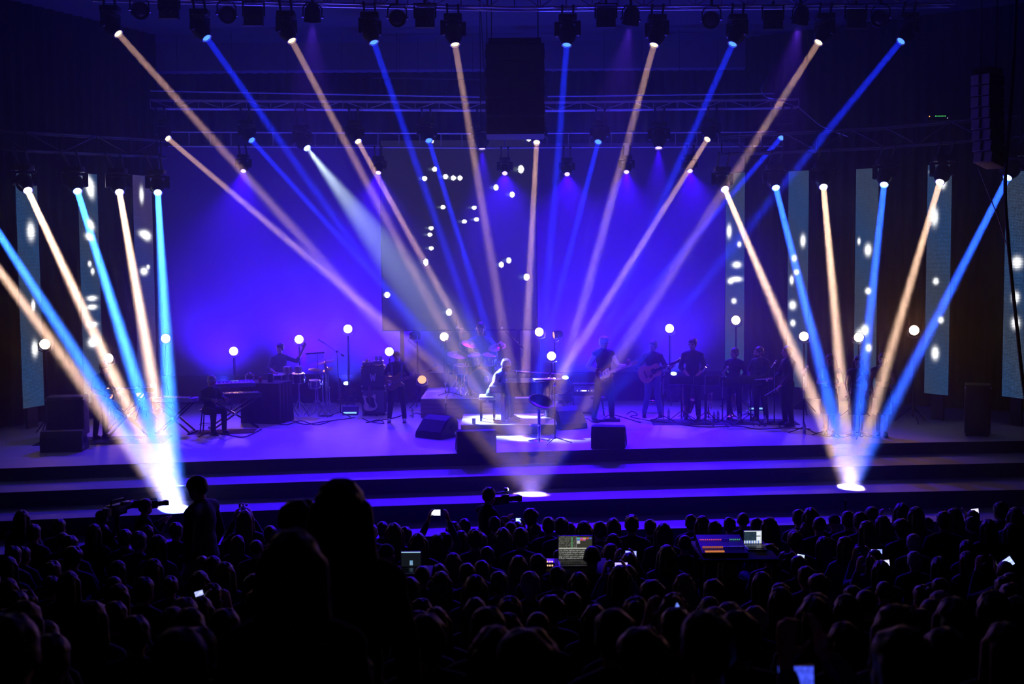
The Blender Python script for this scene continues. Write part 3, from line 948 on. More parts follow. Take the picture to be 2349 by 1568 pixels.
def empty_mesh(name, parent=None):
    o = bpy.data.objects.new(name, bpy.data.meshes.new(name))
    COL.objects.link(o)
    o.parent = parent
    return o

def joints(sit=False, **kw):
    """figure facing -y, 1.74 tall; R is the figure's own right (-x)"""
    J = dict(pel=(0, 0, .95), wai=(0, 0, 1.08), che=(0, -.005, 1.29), nek=(0, .01, 1.455), hed=(0, -.025, 1.60),
             shR=(-.168, .01, 1.375), shL=(.168, .01, 1.375), elR=(-.235, .03, 1.13), elL=(.235, .03, 1.13), wrR=(-.235, -.08, .89), wrL=(.235, -.08, .89),
             hpR=(-.09, 0, .92), hpL=(.09, 0, .92), knR=(-.11, -.02, .50), knL=(.11, -.02, .50), anR=(-.13, .03, .09), anL=(.13, .03, .09), tlt=0.)
    if sit:
        dz = .40
        for k in ('pel', 'wai', 'che', 'nek', 'hed', 'shR', 'shL', 'elR', 'elL', 'wrR', 'wrL', 'hpR', 'hpL'):
            J[k] = (J[k][0], J[k][1], J[k][2] - dz)
        J.update(knR=(-.13, -.42, .53), knL=(.13, -.42, .53), anR=(-.14, -.40, .09), anL=(.14, -.40, .09))
        J.update(elR=(-.23, -.10, .75), elL=(.23, -.10, .75), wrR=(-.14, -.32, .66), wrL=(.14, -.32, .66))
    J.update(kw)
    return {k: (V(q) if hasattr(q, '__len__') else q) for k, q in J.items()}
def lean(J, ang, about='pel', yaw=0.):
    """bend the upper body forward"""
    R = Matrix.Rotation(yaw, 3, 'Z') @ Matrix.Rotation(ang, 3, 'X') @ Matrix.Rotation(-yaw, 3, 'Z')
    o = J[about].copy()
    for k in ('wai', 'che', 'nek', 'hed', 'shR', 'shL'):
        J[k] = o + R @ (J[k] - o)
    return J
def add_hand(m, w_, d, n, side, curl=.5, fine=True):
    d = d.normalized()
    n = (n - d * n.dot(d)).normalized()
    a = d.cross(n) * side
    R = Matrix((a, n, d)).transposed()
    m.sph(w_ + d * .052, (.040, .018, .052), 10, 8, R)
    m.cap(w_ - d * .01, w_ + d * .03, .026, .026, 8)
    if not fine:
        m.cap(w_ + d * .08, w_ + d * .15 + n * .03, .03, .022, 8)
        return
    for k, (off, L) in enumerate(((.030, .070), (.010, .080), (-.011, .075), (-.031, .058))):
        b = w_ + d * .095 + a * off
        d1 = (d + n * curl * .9 + a * off * 2).normalized()
        e = b + d1 * L * .55
        d2 = (d1 + n * curl * 1.3).normalized()
        m.cap(b - d * .015, e, .0105, .0095, 7)
        m.cap(e, e + d2 * L * .5, .0095, .008, 7)
    b = w_ + d * .035 + a * .034
    d1 = (d * .7 + a * .75 + n * .25).normalized()
    e = b + d1 * .045
    m.cap(b - d1 * .015, e, .014, .012, 7)
    m.cap(e, e + (d1 + d * .5 + n * curl).normalized() * .038, .012, .0095, 7)
def head_parts(m, J, R, fine=True):
    h = J['hed']
    f = lambda x, y, z: h + R @ V((x, y, z))
    m.sph(f(0, .012, .028), (.080, .100, .092), 14, 10, R)
    m.sph(f(0, -.022, -.045), (.062, .072, .070), 12, 8, R)
    m.cap(J['nek'] + V((0, 0, -.03)), f(0, .02, -.04), .058, .052)
    if fine:
        m.cap(f(0, -.092, .012), f(0, -.114, -.022), .010, .015, 7)
        m.sph(f(0, -.072, -.088), (.028, .022, .02), 8, 6, R)
        m.cap(f(-.035, -.078, .030), f(.035, -.078, .030), .014, .014, 7)
    for sg in (-1, 1):
        m.sph(f(sg * .084, .012, -.008), (.012, .022, .034), 8, 6, R)
def torso(m, J, g=0., w_=1.):
    up = (J['nek'] - J['pel']).normalized()
    side = (J['shL'] - J['shR']).normalized()
    fw = side.cross(up).normalized()
    R = Matrix((side, -fw, up)).transposed()
    m.sph(J['pel'], (.152 * w_ + g, .108 + g, .125 + g), 14, 10, R)
    m.sph(J['wai'], (.138 * w_ + g, .100 + g, .15 + g), 14, 10, R)
    m.sph(J['che'], (.160 * w_ + g, .118 + g, .19 + g), 14, 10, R)
    m.cap(J['shR'], J['shL'], .060 + g, .060 + g)
    for s_ in ('shR', 'shL'):
        m.cap(J['nek'] - up * .015, J['nek'].lerp(J[s_], .8), .052 + g * .7, .058 + g)
    m.cap(J['che'] + up * .1, J['nek'], .09 + g, .055 + g * .6)
def arm(m, J, s, g=0., t0=0., t1=2.):
    a, b, c = J['sh' + s], J['el' + s], J['wr' + s]
    m.cap(a, b, .052 + g, .042 + g)
    if t1 > 1:
        e = b.lerp(c, t1 - 1)
        m.cap(b, e, .042 + g, (.042 + (.029 - .042) * (t1 - 1)) + g)
def leg(m, J, s, g=0., t1=2.):
    a, b, c = J['hp' + s], J['kn' + s], J['an' + s]
    m.cap(a, b, .088 + g, .058 + g)
    e = b.lerp(c, t1 - 1)
    m.cap(b, e, .058 + g, .058 + (.040 - .058) * (t1 - 1) + g)
def shoe(parent, J, s, mat, fwd=(0, -1, 0), heel=0.):
    a = J['an' + s]
    f = V(fwd).normalized()
    m = MB()
    z = a.z - .09
    R = Matrix((f.cross(V((0, 0, 1))), f, V((0, 0, 1)))).transposed()
    m.sph(V((a.x, a.y, z + .055)) + f * .06, (.047, .135, .05), 12, 8, R)
    m.cap(V((a.x, a.y, z + .06)) - f * .02, a + V((0, 0, .02)), .044, .042, 10)
    for i in range(len(m.v)):
        m.v[i].z = max(m.v[i].z, z + .002 + heel * 0)
    o = m.build('shoe', mat, parent)
    MB().box(V((a.x, a.y, z + .010)) + f * .055, (.085, .25, .020), R, bev=.006).build('sole', RUBBER, o)
    return o
def hair_mesh(m, J, R, kind):
    h = J['hed']
    f = lambda x, y, z: h + R @ V((x, y, z))
    if kind == 'cap':
        m.sph(f(0, .012, .050), (.086, .106, .088), 14, 10, R)
        m.sph(f(0, -.10, .048), (.062, .07, .014), 12, 6, R)
        return
    if kind == 'beanie':
        m.sph(f(0, .016, .052), (.086, .104, .09), 14, 10, R)
        m.torus(f(0, .012, .035), R @ V((0, .1, 1)), .088, .016, 18, 6)
        return
    m.sph(f(0, .020, .050), (.090, .110, .088), 14, 10, R)
    m.sph(f(0, .045, .005), (.084, .082, .084), 12, 8, R)
    for sg in (-1, 1):
        m.sph(f(sg * .070, .022, .012), (.022, .052, .050), 10, 8, R)
    r2 = random.Random(int(h.x * 999) + len(kind))
    if kind in ('short', 'quiff', 'curly', 'long', 'bob', 'bun'):
        for k in range(30 if kind != 'curly' else 36):
            a, b = r2.uniform(0, 6.28), r2.uniform(.0, 1.45)
            q = f(.080 * math.cos(a) * math.cos(b), .024 + .098 * math.sin(a) * math.cos(b), .052 + .080 * math.sin(b))
            m.sph(q, r2.uniform(.015, .021) if kind != 'curly' else r2.uniform(.035, .05), 7, 5)
    if kind == 'quiff':
        m.sph(f(0, -.050, .108), (.066, .055, .034), 12, 8, R)
    if kind in ('long', 'bob'):
        L = .30 if kind == 'long' else .15
        for x in (-.082, -.05, 0, .05, .082):
            y = .02 if abs(x) > .06 else .085
            m.cap(f(x * .95, y, .03), f(x * 1.25, y + .035, -L * (1 if abs(x) > .06 else 1.08)), .038, .03 if kind == 'long' else .036, 8)
    if kind == 'bun':
        m.sph(f(0, .11, .10), .045, 10, 8)
BODIES = []
def person(label, px, foot_y, top_y, J, yaw=0., look=(0., 0.), z0=0., top=None, top_sleeve=1.85, bottom=None, bottom_len=1.95, hair=None, hkind='short', shoes=SHOE, vest=None, dress=None,
           hands=None, group='musicians on the stage', y=None, beard=False, loc=None, scale=None, mouth=True, toes=((0, -1, 0), (0, -1, 0)), fine=True):
    g = V(loc) if loc is not None else (G(px, foot_y, z0) if y is None else V((A(px, foot_y, y).x, y, z0)))
    if scale is None:
        htop = J['hed'].z + .115
        zt = A(px, top_y, g.y).z
        scale = (zt - z0) / htop
    root = empty_mesh('person')
    root.matrix_basis = Matrix.LocRotScale(g, Euler((0, 0, yaw)), V((scale,) * 3))
    WM[root.name] = root.matrix_basis.copy()
    tag(root, label, 'person', group)
    R = Matrix.Rotation(look[0], 3, 'Z') @ Matrix.Rotation(look[1], 3, 'X')
    m = MB()
    torso(m, J)
    for s in 'RL':
        arm(m, J, s)
        leg(m, J, s)
        a = J['an' + s]
        m.cap(a, a + V((0, -.10, -.05)), .038, .03)
        side = 1 if s == 'R' else -1
        d = (J['wr' + s] - J['el' + s])
        n = V((0, -1, 0))
        curl = .5
        if hands and s in hands:
            d, n, curl = V(hands[s][0]), V(hands[s][1]), hands[s][2]
        add_hand(m, J['wr' + s], d, n, side, curl, fine)
    head_parts(m, J, R, fine)
    vx = .0095 if fine else .016
    job(m, vx, 2, SKIN, [root])
    if top:
        q = MB()
        torso(q, J, .012)
        for s in 'RL':
            arm(q, J, s, .011, t1=top_sleeve)
        job(q, vx * 1.3, 2, top, [empty_mesh('shirt', root)])
        up = (J['nek'] - J['pel']).normalized()
        MB().torus(J['nek'] + up * .008, up, .060, .013, 16, 6).build('collar', top, root)
    if vest:
        q = MB()
        torso(q, J, .022)
        job(q, vx * 1.3, 2, vest, [empty_mesh('vest', root)])
    if bottom:
        q = MB()
        up = (J['wai'] - J['pel'])
        q.sph(J['pel'], (.168, .122, .125), 14, 10)
        for s in 'RL':
            leg(q, J, s, .016, bottom_len)
        job(q, vx * 1.3, 2, bottom, [empty_mesh('trousers', root)])
    if dress:
        q = MB()
        torso(q, J, .012, .92)
        kz = J['knR'].z
        q.lathe(V((0, 0, kz - .02)), (0, 0, 1), [(0, .20), (.2, .19), (.42, .17), (.55, .14)], 18)
        job(q, vx * 1.3, 2, dress, [empty_mesh('dress', root)])
    for s, tv in zip('RL', toes):
        if shoes:
            shoe(root, J, s, shoes, tv)
    if hair:
        q = MB()
        hair_mesh(q, J, R, hkind)
        job(q, .0095, 1, hair, [empty_mesh('hair' if hkind not in ('cap', 'beanie') else 'hat', root)])
    h = J['hed']
    if fine:
        for sg in (-1, 1):
            MB().sph(h + R @ V((sg * .033, -.0855, .012)), (.013, .009, .008), 8, 6, R).build('eye', EYE, root)
        MB().sph(h + R @ V((0, -.0925, -.052)), (.024, .008, .007), 8, 6, R).build('mouth', LIP, root)
    if beard:
        q = MB().sph(h + R @ V((0, -.030, -.070)), (.066, .073, .052), 12, 8, R)
        q.build('beard', hair, root)
    return root
def at_person(root, p):
    return world_of(root) @ V(p)

# ================================================================ instruments and stage gear
SUNB = M('sunburst_lacquer', (.16, .05, .015), .18, coat=.8, scale=5, var=.6)
CREAM = M('cream_lacquer', (.72, .68, .58), .2, coat=.8, var=.05)
SPRUCE = wood('spruce_top', (.55, .36, .17), (.62, .43, .22), .25, 0, 5)
MAPLE = wood('maple_neck', (.50, .33, .16), (.6, .42, .22), .3, 0, 5)
MAHOG = wood('mahogany', (.10, .045, .02), (.16, .07, .035), .3, 0, 5)
NATWOOD = wood('walnut_body', (.14, .08, .045), (.22, .13, .075), .3, 0, 5)
STRAT = [(-.20, 0), (-.195, .08), (-.16, .14), (-.09, .165), (-.03, .14), (.03, .125), (.09, .145), (.16, .17), (.205, .155), (.195, .115), (.145, .085), (.125, .03), (.13, -.03), (.155, -.07), (.185, -.11), (.17, -.14), (.11, -.135), (.05, -.12), (0, -.13), (-.06, -.16), (-.12, -.16), (-.17, -.12), (-.195, -.06)]
HEADS = [(0, .022), (.03, .04), (.17, .048), (.19, .02), (.17, -.012), (.03, -.028), (0, -.022)]
def guitar(label, mat4, body, guard, bass=False, k=1.0):
    t = thing('bass_guitar' if bass else 'electric_guitar', label, 'guitar', mat=mat4 @ Matrix.Scale(k, 4))
    nl = .86 if bass else .66
    b = MB().prism(STRAT, -.022, .022, lambda u, v, w_: (u, w_, v)).build('body', body, t)
    md = b.modifiers.new('edge', 'BEVEL')
    md.width, md.segments = .008, 2
    MB().prism([(.12, .03), (.12, .10), (.04, .09), (-.02, .06), (-.08, .02), (-.14, -.06), (-.10, -.125), (-.02, -.105), (.08, -.10), (.12, -.06)], -.026, -.021, lambda u, v, w_: (u, w_, v)).build('pickguard', guard, t)
    MB().box((nl / 2 + .02, -.027, 0), (nl - .08, .022, .052)).build('neck', MAPLE, t)
    MB().box((nl / 2 + .02, -.0405, 0), (nl - .08, .006, .052)).build('fingerboard', MAPLE if not bass else MAHOG, t)
    for i in range(12):
        MB().box((nl - .06 - (nl - .2) * (1 - .5 ** ((i + 1) / 12)) * 1.6, -.0445, 0), (.003, .003, .052)).build('fret', CHROME, t)
    MB().prism(HEADS, -.034, -.018, lambda u, v, w_: (nl - .03 + u, w_, v)).build('headstock', MAPLE, t)
    for i in range(4 if bass else 6):
        x = nl + .01 + i * (.034 if bass else .023)
        MB().cyl((x, -.026, .04), (x, -.026, .065), .005, n=6).sph((x, -.026, .07), (.008, .005, .01), 7, 5).build('tuning_peg', CHROME, t)
    for x in ((.03, -.04) if bass else (.07, .0, -.07)):
        MB().box((x, -.028, 0), (.03 if bass else .018, .012, .08), bev=.004).build('pickup', BLKP, t)
    MB().box((-.115, -.028, 0), (.045, .012, .075), bev=.003).build('bridge', CHROME, t)
    for i in range(3):
        MB().cyl((-.06 - i * .03, -.022, -.095 - i * .008), (-.06 - i * .03, -.038, -.095 - i * .008), .010, n=8).build('knob', BLKP, t)
    st = MB()
    ns = 4 if bass else 6
    for i in range(ns):
        z = (i - (ns - 1) / 2) * (.04 / (ns - 1))
        st.cyl((-.11, -.046, z * 1.2), (nl, -.046, z * .8), .0012, n=4)
    st.build('string', STEEL, t)
    return t
def acoustic_guitar(label, mat4):
    t = thing('acoustic_guitar', label, 'guitar', mat=mat4)
    up = [(-.25, 0), (-.245, .08), (-.21, .15), (-.13, .195), (-.05, .185), (.02, .145), (.07, .125), (.13, .135), (.19, .14), (.235, .10), (.245, .04)]
    out = up + [(x, -z) for x, z in reversed(up[1:])]
    b = MB().prism(out, -.045, .055, lambda u, v, w_: (u, w_, v)).build('body', MAHOG, t)
    MB().prism([(x * .985, z * .985) for x, z in out], -.050, -.044, lambda u, v, w_: (u, w_, v)).build('soundboard', SPRUCE, t)
    MB().cyl((.08, -.0512, 0), (.08, -.049, 0), .05, n=18).build('soundhole', BLKM, t)
    MB().torus((.08, -.0512, 0), (0, 1, 0), .058, .004, 20, 4).build('rosette', MAHOG, t)
    MB().prism([(.04, -.05), (.03, -.10), (-.03, -.12), (-.05, -.08), (-.01, -.04)], -.0525, -.0495, lambda u, v, w_: (u, w_, v)).build('pickguard', MAHOG, t)
    MB().box((-.10, -.055, 0), (.03, .012, .16), bev=.003).build('bridge', MAHOG, t)
    MB().box((.40, -.048, 0), (.44, .026, .056)).build('neck', MAHOG, t)
    MB().box((.36, -.063, 0), (.52, .006, .054)).build('fingerboard', BLKP, t)
    MB().prism([(0, .03), (.16, .04), (.165, -.04), (0, -.03)], -.056, -.04, lambda u, v, w_: (.61 + u, w_, v)).build('headstock', MAHOG, t)
    for i in range(3):
        for sg in (-1, 1):
            MB().cyl((.65 + i * .042, -.048, sg * .036), (.65 + i * .042, -.048, sg * .06), .005, n=6).sph((.65 + i * .042, -.048, sg * .066), (.008, .005, .01), 7, 5).build('tuning_peg', CHROME, t)
    st = MB()
    for i in range(6):
        z = (i - 2.5) * .009
        st.cyl((-.10, -.062, z), (.64, -.068, z * .8), .0012, n=4)
    st.build('string', STEEL, t)
    return t
def microphone(label, p, d, lit=False):
    p, d = V(p), V(d).normalized()
    t = thing('microphone', label, 'microphone', p)
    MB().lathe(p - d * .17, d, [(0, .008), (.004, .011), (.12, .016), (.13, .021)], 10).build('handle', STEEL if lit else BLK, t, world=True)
    MB().sph(p, (.025, .025, .03), 10, 8, rot_to(d)).build('grille', STEEL, t, world=True)
    return t
def mic_stand(label, base, tip, mic_label=None, boom=True, mdir=None, joint=None, rb=.30, mat=None, lit=False):
    """tip: where the microphone head is"""
    base, tip = V(base), V(tip)
    mt = mat or BLK
    t = thing('microphone_stand', label, 'microphone stand', base, group='microphone stands')
    if boom:
        jt = V(joint) if joint is not None else V((base.x, base.y, tip.z - .25))
    else:
        jt = V((base.x, base.y, tip.z - .16))
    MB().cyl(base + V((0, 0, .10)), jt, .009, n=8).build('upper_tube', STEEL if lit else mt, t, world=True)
    MB().cyl(base + V((0, 0, .08)), (base.x, base.y, base.z + (jt.z - base.z) * .55), .013, n=8).build('lower_tube', mt, t, world=True)
    MB().cyl((base.x, base.y, base.z + (jt.z - base.z) * .53), (base.x, base.y, base.z + (jt.z - base.z) * .59), .02, n=10).build('clutch', mt, t, world=True)
    a0 = rnd.uniform(0, 2)
    for k in range(3):
        a = a0 + k * 2.094
        MB().cyl(base + V((math.cos(a) * rb, math.sin(a) * rb, .015)), base + V((0, 0, .11)), .010, n=6).sph(base + V((math.cos(a) * rb, math.sin(a) * rb, .014)), .013, 7, 5).build('leg', mt, t, world=True)
    if boom:
        d = (tip - jt).normalized()
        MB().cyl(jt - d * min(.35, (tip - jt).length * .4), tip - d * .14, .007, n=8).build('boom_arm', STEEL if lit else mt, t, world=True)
        MB().sph(jt, .025, 9, 7).build('swivel', mt, t, world=True)
        MB().cyl(jt - d * min(.35, (tip - jt).length * .4), jt - d * (min(.35, (tip - jt).length * .4) - .08), .018, n=8).build('counterweight', mt, t, world=True)
    else:
        d = V(mdir) if mdir is not None else V((0, -.5, .8))
        MB().cyl(jt - V((0, 0, .03)), jt + V((0, 0, .03)), .016, n=8).build('mic_clip', mt, t, world=True)
    if mic_label:
        microphone(mic_label, tip, mdir if mdir is not None else d, lit)
    return t
def music_stand(label, base, top_z, wd=.5, yaw=0., tilt=.35, sheet=False, hgt=.33):
    base = V(base)
    t = thing('music_stand', label, 'music stand', base, rz=yaw, group='music stands')
    h = top_z - base.z
    R = Matrix.Rotation(-tilt, 3, 'X')
    c = V((0, 0, h - hgt / 2))
    MB().box(c, (wd, .012, hgt), R, bev=.004).build('desk', BLK, t)
    MB().box(c + R @ V((0, .03, -hgt / 2)), (wd, .06, .010), R).build('ledge', BLK, t)
    if sheet:
        MB().box(c + R @ V((wd * .28, .012, .02)), (wd * .4, .004, hgt * .8), R).build('sheet_music', PAPER, t)
    MB().cyl((0, 0, .12), (0, .02, h - hgt * .5), .010, n=8).build('pole', BLK, t)
    MB().cyl((0, 0, .10), (0, 0, h * .5), .014, n=8).build('lower_tube', BLK, t)
    for k in range(3):
        a = .4 + k * 2.094
        MB().cyl((math.cos(a) * .3, math.sin(a) * .3, .012), (0, 0, .24), .009, n=6).build('leg', BLK, t)
    return t
def wedge(label, loc, yaw, wd=.62, k=1.):
    t = thing('monitor_wedge', label, 'monitor speaker', loc, rz=yaw, group='stage monitor speakers', sc=k)
    pr = [(.0, .0), (.0, .26), (.07, .37), (.15, .39), (.30, .31), (.50, .10), (.52, 0)]
    b = MB().prism(pr, -wd / 2, wd / 2, lambda u, v, w_: (w_, u, v)).build('cabinet', TOLEX, t, smooth=False)
    md = b.modifiers.new('edge', 'BEVEL')
    md.width, md.segments = .012, 2
    n = V((.0, .21, .20)).normalized()
    MB().prism([(.17, .392), (.31, .322), (.49, .125)], -wd * .45, wd * .45, lambda u, v, w_: (w_, u, v)).build('grille', GRILLE, t, smooth=False)
    for sg in (-1, 1):
        x = sg * (wd / 2 + .002)
        MB().prism([(.16, .24), (.28, .20), (.20, .14)], x - .006, x + .006, lambda u, v, w_: (w_, u, v)).build('handle_recess', BLKM, t, smooth=False)
        MB().prism([(.08, .05), (.12, .05), (.12, .10), (.08, .10)], x - .004, x + .004, lambda u, v, w_: (w_, u, v)).build('connector_plate', STEEL, t, smooth=False)
    return t
def drum(t, name, c, axis, r, depth, shell, head=WHITEP, lugs=8, hoop=CHROME):
    """a drum as a part of thing t, its heads, hoops and lugs as sub-parts"""
    c, ax = V(c), V(axis).normalized()
    s_ = MB().lathe(c - ax * depth / 2, ax, [(0, r * .985), (.01, r), (depth - .01, r), (depth, r * .985)], 24, caps=False).build(name, shell, t)
    for sg in (-1, 1):
        q = c + ax * sg * (depth / 2 + .002)
        MB().lathe(q - ax * .003, ax, [(0, r * .99), (.006, r * .99)], 24).build('drumhead', head, s_)
        MB().torus(q, ax, r * 1.02, .009, 24, 5).build('hoop', hoop, s_)
    u = V((0, 0, 1)) if abs(ax.z) < .9 else V((1, 0, 0))
    x = u.cross(ax).normalized()
    y = ax.cross(x)
    for k in range(lugs):
        a = 2 * math.pi * (k + .5) / lugs
        o = c + (x * math.cos(a) + y * math.sin(a)) * (r + .012)
        MB().cyl(o - ax * depth * .46, o + ax * depth * .46, .006, n=5).box(o, (.022, .022, .04)).build('lug', CHROME, s_)
    return s_
def cymbal_stand(label, base, top, r, tilt=(.2, -.1), mat=CYMB, group='cymbals of the drum kit', kind='cymbal_stand'):
    base, top = V(base), V(top)
    t = thing(kind, label, 'cymbal', base, group=group)
    mid = V((base.x, base.y, base.z + (top.z - base.z) * .6))
    MB().cyl(base + V((0, 0, .08)), mid, .013, n=8).build('lower_tube', CHROME, t, world=True)
    MB().cyl(mid, top, .009, n=8).build('upper_tube', CHROME, t, world=True)
    MB().sph(mid, .022, 8, 6).build('tilter', CHROME, t, world=True)
    for k in range(3):
        a = .9 + k * 2.094
        MB().cyl(base + V((math.cos(a) * .26, math.sin(a) * .26, .012)), base + V((0, 0, .34)), .010, n=6).build('leg', CHROME, t, world=True)
    n = V((tilt[0], tilt[1], 1)).normalized()
    MB().lathe(top - n * .015, n, [(0, r), (.003, r), (.012, r * .5), (.016, r * .2), (.030, r * .13), (.036, r * .05)], 26, caps=False).lathe(top - n * .018, n, [(0, r), (.010, r * .4), (.02, r * .05)], 26, caps=False).build('cymbal', mat, t, world=True)
    MB().cyl(top, top + n * .06, .008, n=7).build('wing_nut', CHROME, t, world=True)
    return t
def keyboard(label, mat4, L=1.25, dp=.34, hgt=.10, body=None, screen=False):
    t = thing('electronic_keyboard', label, 'keyboard', mat=mat4)
    body = body or BLKP
    MB().box((0, 0, hgt / 2), (L, dp, hgt), bev=.012).build('case', body, t)
    n = int((L - .14) / .0235)
    wk, bk = MB(), MB()
    x0 = -n * .0235 / 2
    for i in range(n):
        wk.box((x0 + (i + .5) * .0235, -dp * .22, hgt + .006), (.0222, .145, .016))
        if i % 7 not in (2, 6):
            bk.box((x0 + (i + 1) * .0235, -dp * .22 + .028, hgt + .016), (.011, .09, .016))
    wk.build('white_keys', WHITEP, t, smooth=False)['kind'] = 'stuff'
    bk.build('black_keys', BLKP, t, smooth=False)['kind'] = 'stuff'
    MB().box((0, dp * .28, hgt + .003), (L * .9, dp * .32, .006)).build('control_panel', M('panel_grey', (.08, .08, .09), .5), t)
    for i in range(7):
        MB().cyl((-L * .38 + i * .05, dp * .28, hgt), (-L * .38 + i * .05, dp * .28, hgt + .022), .012, n=8).build('knob', STEEL, t)
    MB().box((L * .08, dp * .28, hgt + .007), (.16, .06, .004)).build('display', EM('keyboard_display', (.2, .25, .9), .7) if screen else BLKM, t)
    return t
def x_stand(label, mat4, h, wd=.85, dp=.32, tiers=()):
    """feet on local z=0, arms at z=h"""
    t = thing('keyboard_stand', label, 'keyboard stand', mat=mat4)
    for sy in (-dp / 2, dp / 2):
        for sg in (-1, 1):
            MB().bar((-sg * wd / 2, sy, .02), (sg * wd / 2, sy, h - .02), .04, .03).build('cross_bar', BLK, t, smooth=False)
    for sg in (-1, 1):
        MB().bar((sg * wd / 2, -dp / 2 - .06, .02), (sg * wd / 2, dp / 2 + .06, .02), .04, .035).build('foot', BLK, t, smooth=False)
        MB().bar((sg * wd / 2, -dp / 2, h - .015), (sg * wd / 2, dp / 2, h - .015), .03, .03).build('support_arm', BLK, t, smooth=False)
    MB().cyl((0, -dp / 2 - .03, h / 2), (0, dp / 2 + .03, h / 2), .03, n=10).build('pivot_bolt', STEEL, t)
    for z in tiers:
        for sg in (-1, 1):
            MB().bar((sg * wd * .45, dp / 2, h), (sg * wd * .45, dp / 2 + .12, z), .03, .03).build('riser_post', BLK, t, smooth=False)
            MB().bar((sg * wd * .45, dp / 2 + .12, z - .015), (sg * wd * .45, -dp / 2 + .05, z - .015), .03, .03).build('riser_arm', BLK, t, smooth=False)
    return t
def floor_mat(px, py, yaw, z=0.):
    g = G(px, py, z)
    return Matrix.LocRotScale(V((g.x, g.y, z)), Euler((0, 0, yaw)), V((1, 1, 1)))
def rot4(loc, yaw, tilt=0.):
    return Matrix.Translation(V(loc)) @ Matrix.Rotation(yaw, 4, 'Z') @ Matrix.Rotation(tilt, 4, 'X')

# ---------------------------------------------------------------- players with guitars
DKJ = M('dark_jacket', (.03, .028, .045), .85, bump=.2, scale=80)
DKT = M('black_trousers', (.012, .011, .014), .9, bump=.2, scale=80)
NAVY = M('navy_shirt', (.05, .055, .16), .8, bump=.2, scale=80)
WSH = M('white_shirt', (.72, .72, .75), .75, var=.05, bump=.2, scale=60)
GPOSE = dict(elR=(-.34, .02, 1.12), wrR=(-.20, -.22, 1.04), elL=(.31, -.02, 1.12), wrL=(.40, -.24, 1.13))
GH = dict(R=((.75, -.12, -.25), (0, 1, -.3), .45), L=((.12, -.5, .6), (.0, .6, .6), 1.0))
def gframe(root, c, d):
    Mw = world_of(root)
    o = Mw @ V(c)
    x = (Mw.to_3x3() @ V(d)).normalized()
    y = (Mw.to_3x3() @ V((0, 1, 0))).normalized()
    return frame_mat(o, x, y)
p = person('bass player in a dark jacket and beanie beside the bass amplifiers', 912, 968, 806,
           joints(**GPOSE, anR=(-.2, .02, .09), anL=(.17, -.02, .09), knR=(-.15, -.03, .5), knL=(.14, -.05, .5)), .05, (.1, .12), top=DKJ, bottom=DKT, hair=HAIRD, hkind='beanie', shoes=SNEAK, hands=GH, vest=None)
guitar('natural wood bass guitar held by the player in the beanie', gframe(p, (-.05, -.215, 1.0), (.95, -.05, .30)), NATWOOD, NATWOOD, bass=True, k=.98)
q = MB()
for sg in (-1, 1):
    q.cap((sg * .10, -.135, 1.06), (sg * .12, -.10, 1.40), .022, .026, 8)
q.build('jacket_panel', M('blue_jacket_panel', (.10, .11, .26), .8), p)
p = person('guitarist in a white shirt and dark vest playing a sunburst electric guitar', 1385, 966, 773,
           joints(**GPOSE, anR=(-.22, .0, .09), anL=(.20, .04, .09), knR=(-.16, -.05, .5), knL=(.15, -.03, .5)), .35, (.25, .25), top=WSH, vest=M('dark_vest', (.02, .02, .05), .8), bottom=DKT, hair=HAIRG, hkind='quiff', hands=GH)
guitar('sunburst electric guitar held by the guitarist in the vest', gframe(p, (-.09, -.225, 1.0), (.95, -.05, .26)), SUNB, CREAM, k=.95)
p = person('guitarist in a dark jacket and jeans strumming a pale acoustic guitar', 1497, 956, 782,
           joints(**GPOSE, anR=(-.19, .0, .09), anL=(.17, .02, .09)), -.05, (-.75, .05), top=DKJ, bottom=DENIM, hair=HAIRB, hkind='short', hands=GH)
acoustic_guitar('pale spruce-topped acoustic guitar held by the player in jeans', gframe(p, (-.08, -.245, 1.03), (.92, -.04, .38)))
# ---------------------------------------------------------------- horn section
BLKSH = M('black_shirt', (.022, .02, .03), .8, bump=.2, scale=80)
person('tall horn player in a black shirt with hands crossed before his waist', 1588, 962, 777,
       joints(elR=(-.25, -.02, 1.12), elL=(.26, -.02, 1.12), wrR=(-.07, -.2, .93), wrL=(.06, -.22, .92)), -.15, (-.35, .12), top=BLKSH, top_sleeve=1.3, bottom=DKT, hair=HAIRB,
       hands=dict(R=((.6, -.1, -.6), (0, 1, 0), .3), L=((-.4, -.2, -.75), (0, 1, 0), .3)))
person('horn player in black standing second from the acoustic guitarist, face turned aside', 1684, 963, 799,
       joints(elR=(-.25, .06, 1.14), elL=(.26, .06, 1.14), wrR=(-.10, .17, .98), wrL=(.10, .18, .97)), -.35, (-.7, .0), top=BLKSH, bottom=DKT, hair=HAIRB)
person('bearded horn player in black smiling towards the band', 1745, 966, 796,
       lean(joints(elR=(-.26, -.12, 1.12), elL=(.20, -.10, 1.10), wrR=(-.08, -.36, 1.0), wrL=(.06, -.36, 1.0)), .12), -.8, (-.55, .0), top=BLKSH, bottom=DKT, hair=HAIRB, beard=True, toes=((-.3, -1, 0), (.3, -1, 0)))
p = person('horn player in black in profile holding two pale sticks', 1806, 976, 795,
           joints(elR=(-.24, -.05, 1.12), elL=(.22, -.08, 1.12), wrR=(-.15, -.30, 1.02), wrL=(.16, -.26, .90)), -1.25, (-.3, .0), top=BLKSH, bottom=DKT, hair=HAIRB,
           hands=dict(R=((.1, -1, .1), (0, 0, -1), 1.1), L=((-.1, -.8, -.5), (0, 0, -1), 1.1)))
